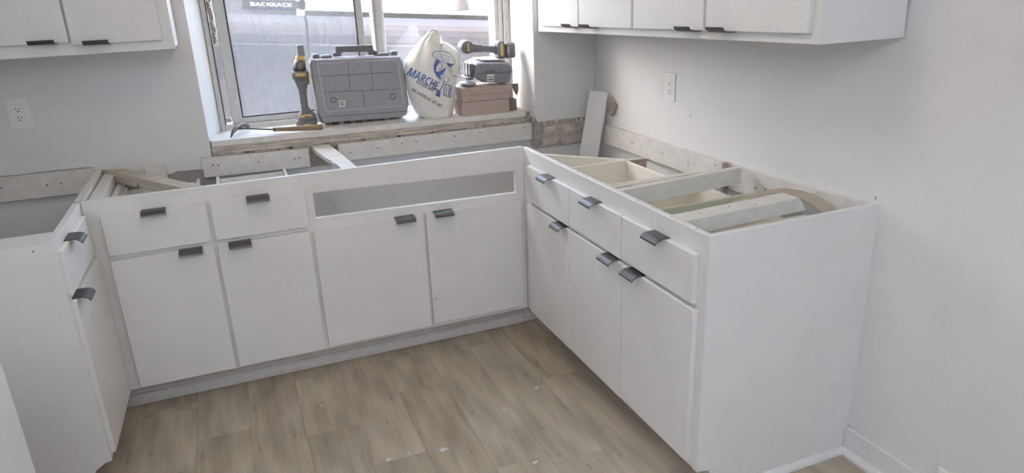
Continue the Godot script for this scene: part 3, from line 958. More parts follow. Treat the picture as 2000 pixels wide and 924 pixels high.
func build_boards() -> void:
	var o := wall_board("long white board with screw holes fixed below the right half of the sill", -0.713, 0.272, 0.791, 0.786, 0.870, 0.871, -0.530, 0.020)
	holes(o, [V(-0.66, 0.825, -0.530), V(-0.53, 0.832, -0.530), V(-0.41, 0.842, -0.530), V(-0.34, 0.842, -0.530), V(-0.14, 0.847, -0.530), V(-0.01, 0.852, -0.530), V(0.23, 0.852, -0.530)], Vector3.BACK, 0.0035)
	o = wall_board("short white board with five screw holes fixed below the left half of the sill", -1.305, -0.848, 0.791, 0.784, 0.877, 0.868, -0.530, 0.018)
	holes(o, [V(-1.262, 0.842, -0.530), V(-1.240, 0.840, -0.530), V(-1.072, 0.833, -0.530), V(-0.915, 0.829, -0.530), V(-0.893, 0.829, -0.530)], Vector3.BACK, 0.0035)
	o = wall_board("white board on the window wall above the open left cabinet", -2.325, -1.722, 0.793, 0.788, 0.8925, 0.886, -0.530, 0.020)
	holes(o, [V(-2.06, 0.848, -0.530), V(-1.90, 0.838, -0.530), V(-1.85, 0.838, -0.530)], Vector3.BACK, 0.005)
	o = board("white board along the right wall behind the far drawers", [V(0.611, 0.764, -0.485), V(0.590, 0.764, -0.485), V(0.590, 0.765, 0.632), V(0.611, 0.765, 0.632), V(0.611, 0.857, -0.485), V(0.590, 0.857, -0.485), V(0.590, 0.861, 0.632), V(0.611, 0.861, 0.632)], M.painted)
	holes(o, [V(0.590, 0.82, -0.07), V(0.590, 0.812, -0.06), V(0.590, 0.81, 0.17), V(0.590, 0.815, 0.19), V(0.590, 0.815, 0.38), V(0.590, 0.803, 0.38), V(0.590, 0.84, 0.56)], Vector3.LEFT, 0.004)
	o = board("white board along the right wall near the open end of the cabinet", [V(0.611, 0.765, 0.650), V(0.590, 0.765, 0.650), V(0.590, 0.780, 1.297), V(0.611, 0.780, 1.297), V(0.611, 0.859, 0.650), V(0.591, 0.859, 0.650), V(0.591, 0.875, 1.297), V(0.611, 0.875, 1.297)], M.painted)
	holes(o, [V(0.590, 0.815, 0.70), V(0.590, 0.808, 0.715), V(0.590, 0.812, 0.85), V(0.590, 0.805, 0.80)], Vector3.LEFT, 0.004)
	# small pieces of wood
	var st := nb()
	box(st, V(0.566, 0.700, 0.628), V(0.589, 0.868, 0.646), 0.002)
	tag(obj("wood_stick", st, M.raw), "upright brown stick end between the two boards on the right wall", "wood")
	st = nb()
	box(st, V(0.548, 0.828, 1.028), V(0.5895, 0.864, 1.092), 0.002)
	tag(obj("wood_block", st, M.painted), "small white painted block against the right wall board beside the curled strip", "wood block")
	st = nb()
	box(st, V(-1.535, 0.795, -0.5495), V(-1.450, 0.868, -0.525), 0.003)
	tag(obj("wood_block", st, M.painted), "white painted block on the wall behind the raw pine brace", "wood block")
	# plank leaning in the far right corner and an offcut behind it
	st = nb()
	var foot := V(0.5135, 0.700, -0.3635)
	var head := V(0.583, 1.020, -0.380)
	var up := (head - foot).normalized()
	var across := V(0.51, 0.0, 0.86)
	across = (across - up * across.dot(up)).normalized()
	box(st, V(-0.0535, -0.30, -0.008), V(0.0535, foot.distance_to(head), 0.008), 0.0015, Transform3D(Basis(across, up, across.cross(up)), foot))
	tag(obj("leaning_board", st, M.cabinet), "tall narrow white board leaning in the corner right of the window", "board")
	st = nb()
	box(st, V(-0.036, -0.036, -0.007), V(0.036, 0.036, 0.007), 0.002, Transform3D(Basis(Vector3.RIGHT, 0.60) * Basis(Vector3.UP, PI / 2), V(0.6035, 0.957, -0.292)))
	tag(obj("wood_offcut", st, M.raw), "brown wood offcut half hidden behind the leaning white board", "wood")
	# broken board lying over the back of the cabinet
	st = nb()
	var pl := PackedVector2Array([Vector2(-0.040, 0.0), Vector2(0.036, 0.0), Vector2(0.042, 0.20), Vector2(0.044, 0.50), Vector2(-0.022, 0.50), Vector2(-0.020, 0.345), Vector2(-0.030, 0.315), Vector2(-0.024, 0.29), Vector2(-0.036, 0.24), Vector2(-0.044, 0.10)])
	var d := V(0.055, -0.030, 0.50).normalized()
	var s := V(1, 0, -0.1)
	s = (s - d * s.dot(d)).normalized()
	prism(st, pl, -0.018, 0.0, Transform3D(Basis(s, d, s.cross(d)), V(-0.790, 0.858, -0.548)))
	o = obj("broken_board", st, M.painted)
	tag(o, "short white board with a split edge lying on the cabinet between the two wall boards", "board")
	holes(o, [V(-0.775, 0.8405, -0.24)], Vector3.UP, 0.006)
	# curled strip
	st = nb()
	var pts := [V(0.34, 0.835, 0.985), V(0.40, 0.850, 1.000), V(0.45, 0.864, 1.020), V(0.490, 0.870, 1.050), V(0.515, 0.869, 1.095), V(0.525, 0.860, 1.150), V(0.522, 0.846, 1.210), V(0.512, 0.826, 1.270), V(0.506, 0.800, 1.292)]
	var rings := []
	for i in pts.size():
		var dd: Vector3 = (pts[mini(i + 1, pts.size() - 1)] - pts[maxi(i - 1, 0)]).normalized()
		var lean: Vector3 = V(0.75, 0.25, -0.5).lerp(V(1, 0.15, 0.1), float(i) / pts.size())
		var side := (lean - dd * lean.dot(dd)).normalized() * lerpf(0.008, 0.026, clampf(i / 5.0, 0.0, 1.0))
		var thick := side.cross(dd).normalized() * 0.0007
		rings.append(PackedVector3Array([pts[i] - side - thick, pts[i] + side - thick, pts[i] + side + thick, pts[i] - side + thick]))
	loft(st, rings)
	tag(obj("edge_strip", st, M.banding), "beige strip curling over the open end of the right cabinet", "strip")

func build_lamp(at: Vector3, energy: float, c: Color, label: String) -> void:
	var o := thing("ceiling_lamp", label, "lamp", at)
	var st := nb(true)
	lathe(st, [Vector2(0.20, 0.0), Vector2(0.20, -0.03), Vector2(0.185, -0.035)], 32)
	obj("rim", st, M.plate, o)
	var glow := mat(Color(1, 1, 1), 0.5)
	glow.emission_enabled = true
	glow.emission = c
	glow.emission_energy_multiplier = 1.5
	st = nb(true)
	lathe(st, [Vector2(0.182, -0.033), Vector2(0.15, -0.042), Vector2(0.001, -0.046)], 32)
	obj("diffuser", st, glow, o)
	var l := AreaLight3D.new()
	l.name = "lamp_light"
	l.area_size = Vector2(0.32, 0.32)
	l.light_color = c
	l.light_energy = energy
	l.area_range = 12.0
	l.shadow_enabled = true
	l.rotation = Vector3(-PI / 2, 0, 0)
	l.position = V(0, -0.055, 0)
	o.add_child(l, true)

func build_fill_lamp(at: Vector3, energy: float, c: Color) -> void:  # unseen lamp, added to fill the room with light off the ceiling
	var o := thing("added_fill_lamp", "added fill lamp, unseen behind the camera, that lights the ceiling", "lamp", at)
	var st := nb(true)
	lathe(st, [Vector2(0.15, 0.0), Vector2(0.15, 0.015), Vector2(0.03, 0.03), Vector2(0.013, 0.05)], 28)
	obj("base", st, M.steel, o)
	st = nb(true)
	lathe(st, [Vector2(0.013, 0.04), Vector2(0.013, 1.72)], 14)
	obj("pole", st, M.steel, o)
	st = nb(true)
	lathe(st, [Vector2(0.02, 1.70), Vector2(0.10, 1.73), Vector2(0.17, 1.80), Vector2(0.185, 1.84), Vector2(0.175, 1.842), Vector2(0.15, 1.81)], 32)
	obj("shade", st, M.plate, o)
	var glow := mat(Color(1, 1, 1), 0.5)
	glow.emission_enabled = true
	glow.emission = c
	glow.emission_energy_multiplier = 2.0
	st = nb(true)
	lathe(st, [Vector2(0.15, 1.812), Vector2(0.15, 1.832), Vector2(0.08, 1.84), Vector2(0.001, 1.842)], 32)
	obj("diffuser", st, glow, o)
	var l := AreaLight3D.new()
	l.name = "lamp_light"
	l.area_size = Vector2(0.28, 0.28)
	l.light_color = c
	l.light_energy = energy
	l.area_range = 12.0
	l.shadow_enabled = true
	l.rotation = Vector3(PI / 2, 0, 0)
	l.position = V(0, 1.86, 0)
	o.add_child(l, true)

# ---------------------------------------------------------------- things on the sill
func sill_y(x: float) -> float:
	return 0.9437 - (x + 1.254) * 0.00845

func pts2(a: Array) -> PackedVector2Array:
	var p := PackedVector2Array()
	for i in range(0, a.size(), 2):
		p.append(Vector2(a[i], a[i + 1]))
	return p

# skin between outlines at given depths (all outlines of one size)
func layered(st: SurfaceTool, layers: Array) -> void:
	var rings := []
	for l in layers:
		var r := PackedVector3Array()
		for v in l[0]:
			r.append(V(v.x, v.y, l[1]))
		rings.append(r)
	loft(st, rings)

func shrunk(p: PackedVector2Array, k: float) -> PackedVector2Array:
	var c := Vector2.ZERO
	for v in p:
		c += v / p.size()
	var q := PackedVector2Array()
	for v in p:
		q.append(v - (v - c).normalized() * k)
	return q

func build_toolbox() -> void:
	var t := thing("tool_case", "large black plastic tool case standing on its hinges on the window sill, handle on top", "tool case", V(-0.550, 0.938, -0.66))
	var off := V(0.550, -0.938, 0.66)
	var outline := pts2([-0.765, 1.253, -0.350, 1.240, -0.339, 1.221, -0.328, 1.003, -0.343, 0.952, -0.378, 0.941, -0.757, 0.954, -0.773, 0.993, -0.777, 1.232])
	var local := PackedVector2Array()
	for v in outline:
		local.append(v + Vector2(off.x, off.y))
	var st := nb()
	layered(st, [[shrunk(local, 0.012), -0.118], [local, -0.105], [local, -0.062]])
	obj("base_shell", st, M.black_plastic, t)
	st = nb()
	layered(st, [[local, -0.058], [local, -0.012], [shrunk(local, 0.010), 0.0]])
	var lid := obj("lid", st, M.hazed_plastic, t)
	st = nb()
	layered(st, [[shrunk(local, 0.006), -0.0625], [shrunk(local, 0.006), -0.0575]])
	obj("seam", st, M.trim_black, t)
	# raised frame and ribs on the lid
	st = nb()
	var ins := [[-0.744, 1.232], [-0.366, 1.224], [-0.356, 1.010], [-0.364, 1.000], [-0.721, 1.006], [-0.734, 1.018]]
	for i in ins.size():
		var a := V(ins[i][0], ins[i][1], -0.660) + off
		var b := V(ins[(i + 1) % 6][0], ins[(i + 1) % 6][1], -0.660) + off
		tube(st, [a, b], [0.0035], 6, 1.0)
	obj("rim_rib", st, M.pale_rim, lid)
	for l in [[-0.757, 1.174, -0.385, 1.165], [-0.742, 1.099, -0.368, 1.083], [-0.757, 0.985, -0.345, 0.972], [-0.603, 1.231, -0.609, 1.099], [-0.497, 1.227, -0.499, 1.091], [-0.550, 1.090, -0.548, 1.008]]:
		st = nb()
		tube(st, [V(l[0], l[1], -0.6595) + off, V(l[2], l[3], -0.6595) + off], [0.0014], 6, 1.0)
		obj("rib", st, M.black_plastic, lid)
	for c in [[-0.691, 1.060], [-0.407, 1.050]]:
		st = nb(true)
		var rr := []
		for k in 13:
			rr.append(V(c[0] + 0.013 * cos(TAU * k / 12.0), c[1] + 0.013 * sin(TAU * k / 12.0), -0.660) + off)
		tube(st, rr, [0.0022], 6)
		obj("boss", st, M.black_plastic, lid)
	st = nb()
	hexa(st, [V(-0.669, 1.023, -0.661) + off, V(-0.640, 1.023, -0.661) + off, V(-0.640, 1.023, -0.6585) + off, V(-0.669, 1.023, -0.6585) + off, V(-0.667, 1.055, -0.661) + off, V(-0.637, 1.054, -0.661) + off, V(-0.637, 1.054, -0.6585) + off, V(-0.667, 1.055, -0.6585) + off])
	var sk := obj("sticker", st, M.sticker, lid)
	sk.set_meta("label", "small white sticker")
	st = nb()
	for k in 4:
		box(st, V(-0.664, 1.029 + 0.006 * k, -0.6588) + off, V(-0.643 - 0.004 * (k % 2), 1.0315 + 0.006 * k, -0.6580) + off, 0.0)
	obj("sticker_print", st, M.ink, sk).set_meta("kind", "stuff")
	# handle, latches and hinge feet
	st = nb()
	prism(st, pts2([-0.097, 0.362, 0.079, 0.358, 0.086, 0.311, 0.060, 0.312, 0.053, 0.328, -0.068, 0.334, -0.078, 0.315, -0.112, 0.316, -0.110, 0.332, -0.098, 0.332]), -0.075, -0.045)
	obj("handle", st, M.black_plastic, t)
	for b in [[-0.206, 0.318, -0.176, 0.334], [-0.168, 0.317, -0.120, 0.326], [0.106, 0.308, 0.152, 0.317], [0.162, 0.305, 0.196, 0.323], [0.088, 0.308, 0.098, 0.330]]:
		st = nb()
		box(st, V(b[0], b[1] - 0.012, -0.10), V(b[2], b[3], -0.03), 0.006)
		obj("latch", st, M.black_plastic, t)
	for k in 7:
		st = nb()
		var x := -0.172 + 0.0555 * k
		var y := 0.003 - 0.0018 * k
		box(st, V(x - 0.012, y - 0.010 + 0.0015, -0.075), V(x + 0.014, y + 0.020, -0.010), 0.003)
		obj("hinge", st, M.black_plastic, t)

func build_standing_drill() -> void:
	var t := thing("cordless_tool", "black and yellow cordless tool standing upright on its battery, left of the big tool case", "power tool", V(-0.828, 0.940, -0.675))
	var S := func(y: float, xc: float, hw: float, hd: float, zc := 0.0, p := 0.55) -> PackedVector3Array:
		return ring(V(xc, y, zc), V(hw, 0, 0), V(0, 0, hd), 24, p)
	var st := nb(true)
	loft(st, [S.call(0.0, 0.0, 0.044, 0.050), S.call(0.003, 0.0, 0.047, 0.053), S.call(0.036, 0.002, 0.048, 0.053), S.call(0.040, 0.003, 0.046, 0.051)])
	var bat := obj("battery", st, M.black_plastic, t)
	st = nb()
	box(st, V(-0.018, 0.012, 0.0515), V(0.014, 0.026, 0.0545), 0.001)
	obj("battery_label", st, M.yellow, bat)
	st = nb(true)
	loft(st, [S.call(0.040, 0.004, 0.045, 0.050), S.call(0.060, 0.006, 0.041, 0.046), S.call(0.076, 0.004, 0.028, 0.032), S.call(0.098, 0.002, 0.018, 0.022, 0.0, 0.8), S.call(0.145, 0.002, 0.0175, 0.021, 0.0, 0.8), S.call(0.178, 0.004, 0.020, 0.024, 0.0, 0.8), S.call(0.205, 0.003, 0.028, 0.036, -0.006, 0.7), S.call(0.232, 0.002, 0.033, 0.046, -0.010, 0.7)])
	var gr := obj("grip", st, M.black_plastic, t)
	st = nb()
	box(st, V(-0.030, 0.050, 0.036), V(0.026, 0.064, 0.0475), 0.002, Transform3D(Basis(Vector3.RIGHT, -0.2), V(0, -0.004, 0.010)))
	obj("label", st, M.yellow, gr)
	st = nb()
	tube(st, [V(0.017, 0.10, 0.018), V(0.018, 0.19, 0.020)], [0.0018], 6)
	tube(st, [V(-0.018, 0.110, 0.018), V(0.018, 0.113, 0.019)], [0.0015], 6)
	obj("seam", st, M.yellow, gr)
	st = nb(true)
	loft(st, [S.call(0.228, 0.000, 0.034, 0.048, -0.010, 0.7), S.call(0.240, 0.001, 0.036, 0.050, -0.010, 0.6), S.call(0.258, 0.001, 0.036, 0.050, -0.010, 0.6), S.call(0.264, 0.001, 0.033, 0.047, -0.010, 0.7)])
	var body := obj("motor_housing", st, M.black_plastic, t)
	st = nb()
	box(st, V(-0.024, 0.242, 0.036), V(0.022, 0.257, 0.0415), 0.001)
	obj("label", st, M.yellow, body)
	st = nb(true)
	loft(st, [S.call(0.262, 0.003, 0.030, 0.040, -0.006, 0.8), S.call(0.285, 0.004, 0.028, 0.038, -0.006, 0.9), S.call(0.303, 0.006, 0.026, 0.034, -0.006, 1.0), S.call(0.314, 0.009, 0.022, 0.028, -0.004, 1.0)])
	obj("gear_head", st, M.steel, t)
	st = nb(true)
	loft(st, [S.call(0.310, 0.010, 0.023, 0.028, -0.004, 1.0), S.call(0.318, 0.011, 0.022, 0.026, -0.004, 1.0), S.call(0.331, 0.013, 0.020, 0.022, -0.004, 1.0)])
	obj("collar", st, M.yellow, t)
	st = nb()
	box(st, V(0.002, 0.329, -0.020), V(0.034, 0.379, 0.012), 0.003)
	obj("tool_holder", st, M.hazed_plastic, t)
	st = nb(true)
	loft(st, [S.call(0.20, 0.036, 0.004, 0.016, 0.004, 0.8), S.call(0.26, 0.038, 0.004, 0.018, 0.004, 0.8)])
	obj("trim", st, M.yellow, body)

# front of the bag: a point of its face at (x, y), lifted a little
func bag_half(y: float) -> Vector2:   # left and right edge at this height
	var L := [0.926, -0.256, 0.932, -0.272, 0.945, -0.286, 0.980, -0.305, 1.044, -0.322, 1.106, -0.331, 1.161, -0.335, 1.210, -0.328, 1.247, -0.305, 1.286, -0.263, 1.312, -0.237, 1.342, -0.199]
	var R := [0.926, -0.120, 0.932, -0.106, 0.945, -0.106, 1.000, -0.095, 1.062, -0.091, 1.129, -0.070, 1.184, -0.046, 1.246, -0.061, 1.278, -0.097, 1.298, -0.144, 1.321, -0.150, 1.342, -0.165]
	return Vector2(_along(L, y), _along(R, y))

func _along(t: Array, y: float) -> float:
	for k in range(0, t.size() - 2, 2):
		if y <= t[k + 2]:
			return lerpf(t[k + 1], t[k + 3], clampf((y - t[k]) / (t[k + 2] - t[k]), 0.0, 1.0))
	return t[t.size() - 1]

var bag_noise := FastNoiseLite.new()

func bag_depth(y: float) -> float:
	return 0.098 * clampf(1.0 - pow(clampf((y - 1.10) / 0.27, 0.0, 1.0), 1.8), 0.06, 1.0) * clampf(0.72 + (y - 0.926) * 4.0, 0.0, 1.0)

func bag_point(y: float, a: float) -> Vector3:
	var e := bag_half(y)
	var hw := (e.y - e.x) * 0.5
	var cx := (e.x + e.y) * 0.5
	var d := bag_depth(y)
	var cs := cos(a)
	var sn := sin(a)
	var p := V(cx + hw * signf(cs) * pow(absf(cs), 0.85), y, -0.668 + d * signf(sn) * pow(absf(sn), 0.8))
	var n := bag_noise.get_noise_3d(p.x * 1.0, p.y * 0.55, p.z * 1.0)
	var n2 := bag_noise.get_noise_3d(p.x * 3.0 + 5.0, p.y * 1.4, p.z * 3.0)
	var up := clampf((y - 1.17) / 0.14, 0.0, 1.0)
	var wr := 0.013 * n + 0.007 * n2 + up * 0.006 * sin(a * 11.0 + 3.0 * n)
	return p + V(cs * 0.3, 0, sn) * wr * (0.35 + 0.65 * absf(sn))

func bag_face(x: float, y: float, lift := 0.0018) -> Vector3:
	var e := bag_half(y)
	var hw := (e.y - e.x) * 0.5
	var c := clampf((x - (e.x + e.y) * 0.5) / hw, -0.985, 0.985)
	var a := acos(signf(c) * pow(absf(c), 1.0 / 0.85))
	var p := bag_point(y, a)
	return V(x, y, p.z + lift)

func bag_px(X: float, Y: float) -> Vector2:   # drawing units of the printed picture to metres on the bag
	return Vector2(-0.335 + 0.000519 * (X - 68.0) - 0.0000206 * (Y - 389.0), 1.190 - 0.0000555 * (X - 68.0) - 0.000497 * (Y - 389.0))

func stroke(st: SurfaceTool, pts: Array, w: float) -> void:
	var fine := []
	for i in range(0, pts.size() - 2, 2):
		for k in 6:
			fine.append(Vector2(lerpf(pts[i], pts[i + 2], k / 6.0), lerpf(pts[i + 1], pts[i + 3], k / 6.0)))
	fine.append(Vector2(pts[pts.size() - 2], pts[pts.size() - 1]))
	for i in fine.size() - 1:
		var d: Vector2 = (fine[i + 1] - fine[i]).normalized().orthogonal() * w * 0.5
		var q := []
		for v in [fine[i] - d, fine[i] + d, fine[i + 1] + d, fine[i + 1] - d]:
			var m := bag_px(v.x, v.y)
			q.append(bag_face(m.x, m.y))
		tri(st, q[0], q[1], q[2])
		tri(st, q[0], q[2], q[3])

func blot(st: SurfaceTool, pts: Array) -> void:
	var poly := pts2(pts)
	var t := Geometry2D.triangulate_polygon(poly)
	for k in range(0, t.size(), 3):
		_piece(st, V(poly[t[k]].x, poly[t[k]].y, 0), V(poly[t[k + 1]].x, poly[t[k + 1]].y, 0), V(poly[t[k + 2]].x, poly[t[k + 2]].y, 0), func(p: Vector3) -> Vector3:
			var m := bag_px(p.x, p.y)
			return bag_face(m.x, m.y), 2)

func build_bag() -> void:
	bag_noise.seed = 14
	bag_noise.frequency = 7.0
	bag_noise.fractal_octaves = 3
	var t := thing("plastic_bag", "full white shopping bag with blue lettering and a drawn face on the window sill", "bag", V(0, 0, 0))
	var st := nb(true)
	var rings := []
	for k in 44:
		var y := lerpf(0.9275, 1.342, k / 43.0)
		var r := PackedVector3Array()
		for i in 48:
			r.append(bag_point(y, TAU * i / 48.0))
		rings.append(r)
	loft(st, rings)
	obj("bag_body", st, M.bag, t)
	# gathered top and the strap that hangs over the front
	st = nb(true)
	tube(st, [V(-0.205, 1.325, -0.668), V(-0.195, 1.345, -0.665), V(-0.182, 1.352, -0.662), V(-0.172, 1.345, -0.660), V(-0.160, 1.348, -0.658), V(-0.150, 1.335, -0.655), V(-0.146, 1.31, -0.655)], [0.004, 0.007, 0.006, 0.004, 0.007, 0.006, 0.004], 10, 1.0)
	obj("gathered_top", st, M.bag, t)
	st = nb(true)
	var strap := [[-0.150, 1.320], [-0.158, 1.285], [-0.165, 1.245], [-0.158, 1.210], [-0.142, 1.172], [-0.122, 1.142], [-0.098, 1.130], [-0.078, 1.140], [-0.066, 1.168], [-0.068, 1.215], [-0.085, 1.262]]
	var pts := []
	for s in strap:
		pts.append(bag_face(s[0], s[1], 0.004))
	tube(st, pts, [0.008], 8, 0.35)
	obj("strap", st, M.bag, t)
	# lettering
	st = nb()
	var put := func(at: Vector2, turn: float, sx: float) -> Callable:
		var ux := Vector2(cos(turn), sin(turn))
		return func(p: Vector3) -> Vector3:
			var m := at + ux * p.x * sx + ux.orthogonal() * -p.y
			return bag_face(m.x, m.y)
	lettering(st, "MARCHE", 0.040, true, put.call(Vector2(-0.328, 1.170), -0.56, 0.66), 2)
	obj("lettering", st, M.print, t)
	st = nb()
	lettering(st, "514 369 4405", 0.0150, true, put.call(Vector2(-0.300, 1.120), -0.55, 0.70), 1)
	lettering(st, "DE LASALLE, QC H8T", 0.0140, true, put.call(Vector2(-0.320, 1.083), -0.60, 0.88), 1)
	obj("small_lettering", st, M.print_dark, t)
	# the drawing: a bearded face under a broad hat, and a box
	st = nb()
	stroke(st, [300, 268, 316, 240, 350, 228, 420, 226, 480, 245, 522, 300, 525, 330], 5)
	stroke(st, [300, 268, 340, 300, 400, 330, 470, 350, 525, 340], 5)
	stroke(st, [345, 250, 420, 262, 480, 282], 3)
	stroke(st, [335, 268, 410, 292, 470, 305], 3)
	stroke(st, [320, 285, 390, 312, 450, 325], 3)
	blot(st, [330, 305, 380, 325, 352, 345, 332, 375, 322, 410, 340, 420, 395, 395, 420, 375, 412, 410, 390, 440, 360, 450, 372, 490, 345, 478, 318, 452, 304, 410, 305, 360])
	blot(st, [440, 330, 500, 345, 495, 360, 470, 358, 480, 378, 455, 372, 436, 350])
	stroke(st, [372, 330, 392, 350, 385, 380, 350, 400], 6)
	stroke(st, [400, 400, 388, 440, 372, 478, 352, 500], 6)
	stroke(st, [412, 430, 400, 470, 375, 508], 5)
	stroke(st, [470, 380, 488, 400, 484, 425, 466, 430], 4)
	stroke(st, [430, 470, 455, 480, 450, 505, 420, 520], 4)
	stroke(st, [405, 500, 385, 550, 362, 585, 350, 610], 8)
	blot(st, [318, 580, 345, 600, 362, 590, 352, 665, 308, 645, 322, 615])
	stroke(st, [415, 535, 482, 560, 460, 665, 390, 640, 415, 535], 8)
	stroke(st, [430, 560, 418, 640], 7)
	stroke(st, [452, 560, 440, 650], 7)
	stroke(st, [470, 575, 455, 600, 452, 650], 5)
	obj("drawing", st, M.print, t)

func build_cartons() -> void:
	var t := thing("carton", "brown carton lying on the sill under another one, right of the white bag", "box", V(0, 0, 0), Basis(), "cartons on the sill")
	var st := nb()
	hexa(st, [V(-0.088, 0.9335, -0.760), V(-0.086, 0.9335, -0.570), V(0.168, 0.9315, -0.570), V(0.166, 0.9315, -0.760), V(-0.086, 1.000, -0.760), V(-0.084, 1.000, -0.571), V(0.168, 0.998, -0.571), V(0.166, 0.998, -0.760)])
	obj("body", st, M.card, t)
	st = nb()
	box(st, V(0.169, 0.9325, -0.740), V(0.222, 0.990, -0.600), 0.003)
	obj("dark_flap", st, M.card_dark, t)
	t = thing("carton", "brown carton under the small black case, topmost of the two cartons", "box", V(0, 0, 0), Basis(), "cartons on the sill")
	st = nb()
	hexa(st, [V(-0.080, 1.0015, -0.765), V(-0.078, 1.0015, -0.580), V(0.192, 1.000, -0.580), V(0.190, 1.000, -0.765), V(-0.080, 1.068, -0.765), V(-0.078, 1.068, -0.581), V(0.193, 1.066, -0.581), V(0.191, 1.066, -0.765)])
	var b := obj("body", st, M.card, t)
	st = nb()
	box(st, V(-0.0785, 1.030, -0.5805), V(0.1925, 1.0315, -0.5795), 0.0)
	obj("lid_edge", st, M.card_dark, b)
	st = nb()
	prism(st, pts2([0.194, 1.067, 0.234, 1.066, 0.235, 1.030, 0.224, 1.004, 0.212, 1.024, 0.202, 1.050]), -0.606, -0.602)
	obj("torn_flap", st, M.card_dark, t)
	# crumpled grey cloth between carton and case
	st = nb(true)
	var n := FastNoiseLite.new()
	n.seed = 9
	n.frequency = 18.0
	var rings := []
	for k in 7:
		var r := PackedVector3Array()
		for i in 20:
			var a := TAU * i / 20.0
			var s := sin(PI * (k + 0.6) / 7.2)
			var p := V(-0.020 + 0.042 * cos(a) * s, 1.0695 + 0.0038 * k, -0.665 + 0.070 * sin(a) * s)
			r.append(p + V(n.get_noise_3d(p.x, p.y, p.z), 0, n.get_noise_3d(p.z, p.x, p.y)) * 0.012)
		rings.append(r)
	loft(st, rings)
	tag(obj("crumpled_film", st, M.hazed_plastic), "crumpled grey wrap under the left end of the small black case", "wrap")

func build_small_case() -> void:
	var t := thing("small_case", "small black hard case tilted on the cartons with a white and grey latch label", "tool case", V(0.03, 1.087, -0.60))
	var o := V(-0.03, -1.087, 0.60)
	var front := pts2([0.012, 1.172, 0.030, 1.181, 0.155, 1.177, 0.192, 1.167, 0.205, 1.146, 0.201, 1.112, 0.189, 1.073, 0.045, 1.086, 0.002, 1.112])
	var loc := PackedVector2Array()
	for v in front:
		loc.append(v + Vector2(o.x, o.y))
	var up := PackedVector2Array()
	for v in loc:
		up.append(v + Vector2(0.0, 0.012))
	var st := nb()
	layered(st, [[shrunk(up, 0.008), -0.155], [up, -0.145], [loc, -0.010], [shrunk(loc, 0.008), 0.0]])
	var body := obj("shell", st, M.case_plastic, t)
	st = nb()
	tube(st, [V(0.008, 1.132, -0.600) + o, V(0.203, 1.128, -0.600) + o], [0.003], 6)
	obj("seam", st, M.black_plastic, body)
	st = nb()
	hexa(st, [V(0.063, 1.090, -0.602) + o, V(0.100, 1.087, -0.602) + o, V(0.100, 1.087, -0.597) + o, V(0.063, 1.090, -0.597) + o, V(0.066, 1.126, -0.602) + o, V(0.106, 1.123, -0.602) + o, V(0.106, 1.123, -0.597) + o, V(0.066, 1.126, -0.597) + o])
	var lb := obj("label", st, M.sticker, t)
	st = nb()
	box(st, V(0.067, 1.096, -0.5972) + o, V(0.099, 1.100, -0.5962) + o, 0.0)
	box(st, V(0.070, 1.108, -0.5972) + o, V(0.102, 1.111, -0.5962) + o, 0.0)
	obj("label_print", st, M.ink, lb).set_meta("kind", "stuff")
	st = nb()
	box(st, V(0.064, 1.126, -0.603) + o, V(0.108, 1.146, -0.595) + o, 0.002)
	obj("latch", st, M.black_plastic, t)
	# left side: light panel, ribs and carrying handle
	st = nb()
	hexa(st, [V(-0.006, 1.122, -0.735) + o, V(-0.006, 1.122, -0.640) + o, V(0.004, 1.122, -0.640) + o, V(0.004, 1.122, -0.735) + o, V(-0.002, 1.185, -0.735) + o, V(-0.002, 1.180, -0.640) + o, V(0.008, 1.180, -0.640) + o, V(0.008, 1.185, -0.735) + o])
	obj("side_panel", st, M.sticker, t)
	for z in [-0.735, -0.69, -0.645]:
		st = nb()
		box(st, V(-0.012, 1.112, z) + o, V(0.002, 1.178, z + 0.014) + o, 0.002)
		obj("side_rib", st, M.black_plastic, t)
	st = nb(true)
	tube(st, [V(0.0, 1.115, -0.745) + o, V(-0.020, 1.112, -0.735) + o, V(-0.022, 1.108, -0.68) + o, V(-0.020, 1.106, -0.63) + o, V(0.0, 1.108, -0.62) + o], [0.007], 8)
	obj("handle", st, M.black_plastic, t)
	st = nb()
	hexa(st, [V(0.040, 1.1980, -0.740), V(0.060, 1.1910, -0.640), V(0.178, 1.1840, -0.635), V(0.160, 1.1960, -0.740), V(0.040, 1.1995, -0.740), V(0.060, 1.1927, -0.640), V(0.178, 1.1857, -0.635), V(0.160, 1.1975, -0.740)])
	tag(obj("paper_leaflet", st, M.paper), "pale leaflet lying on top of the small black case", "paper")

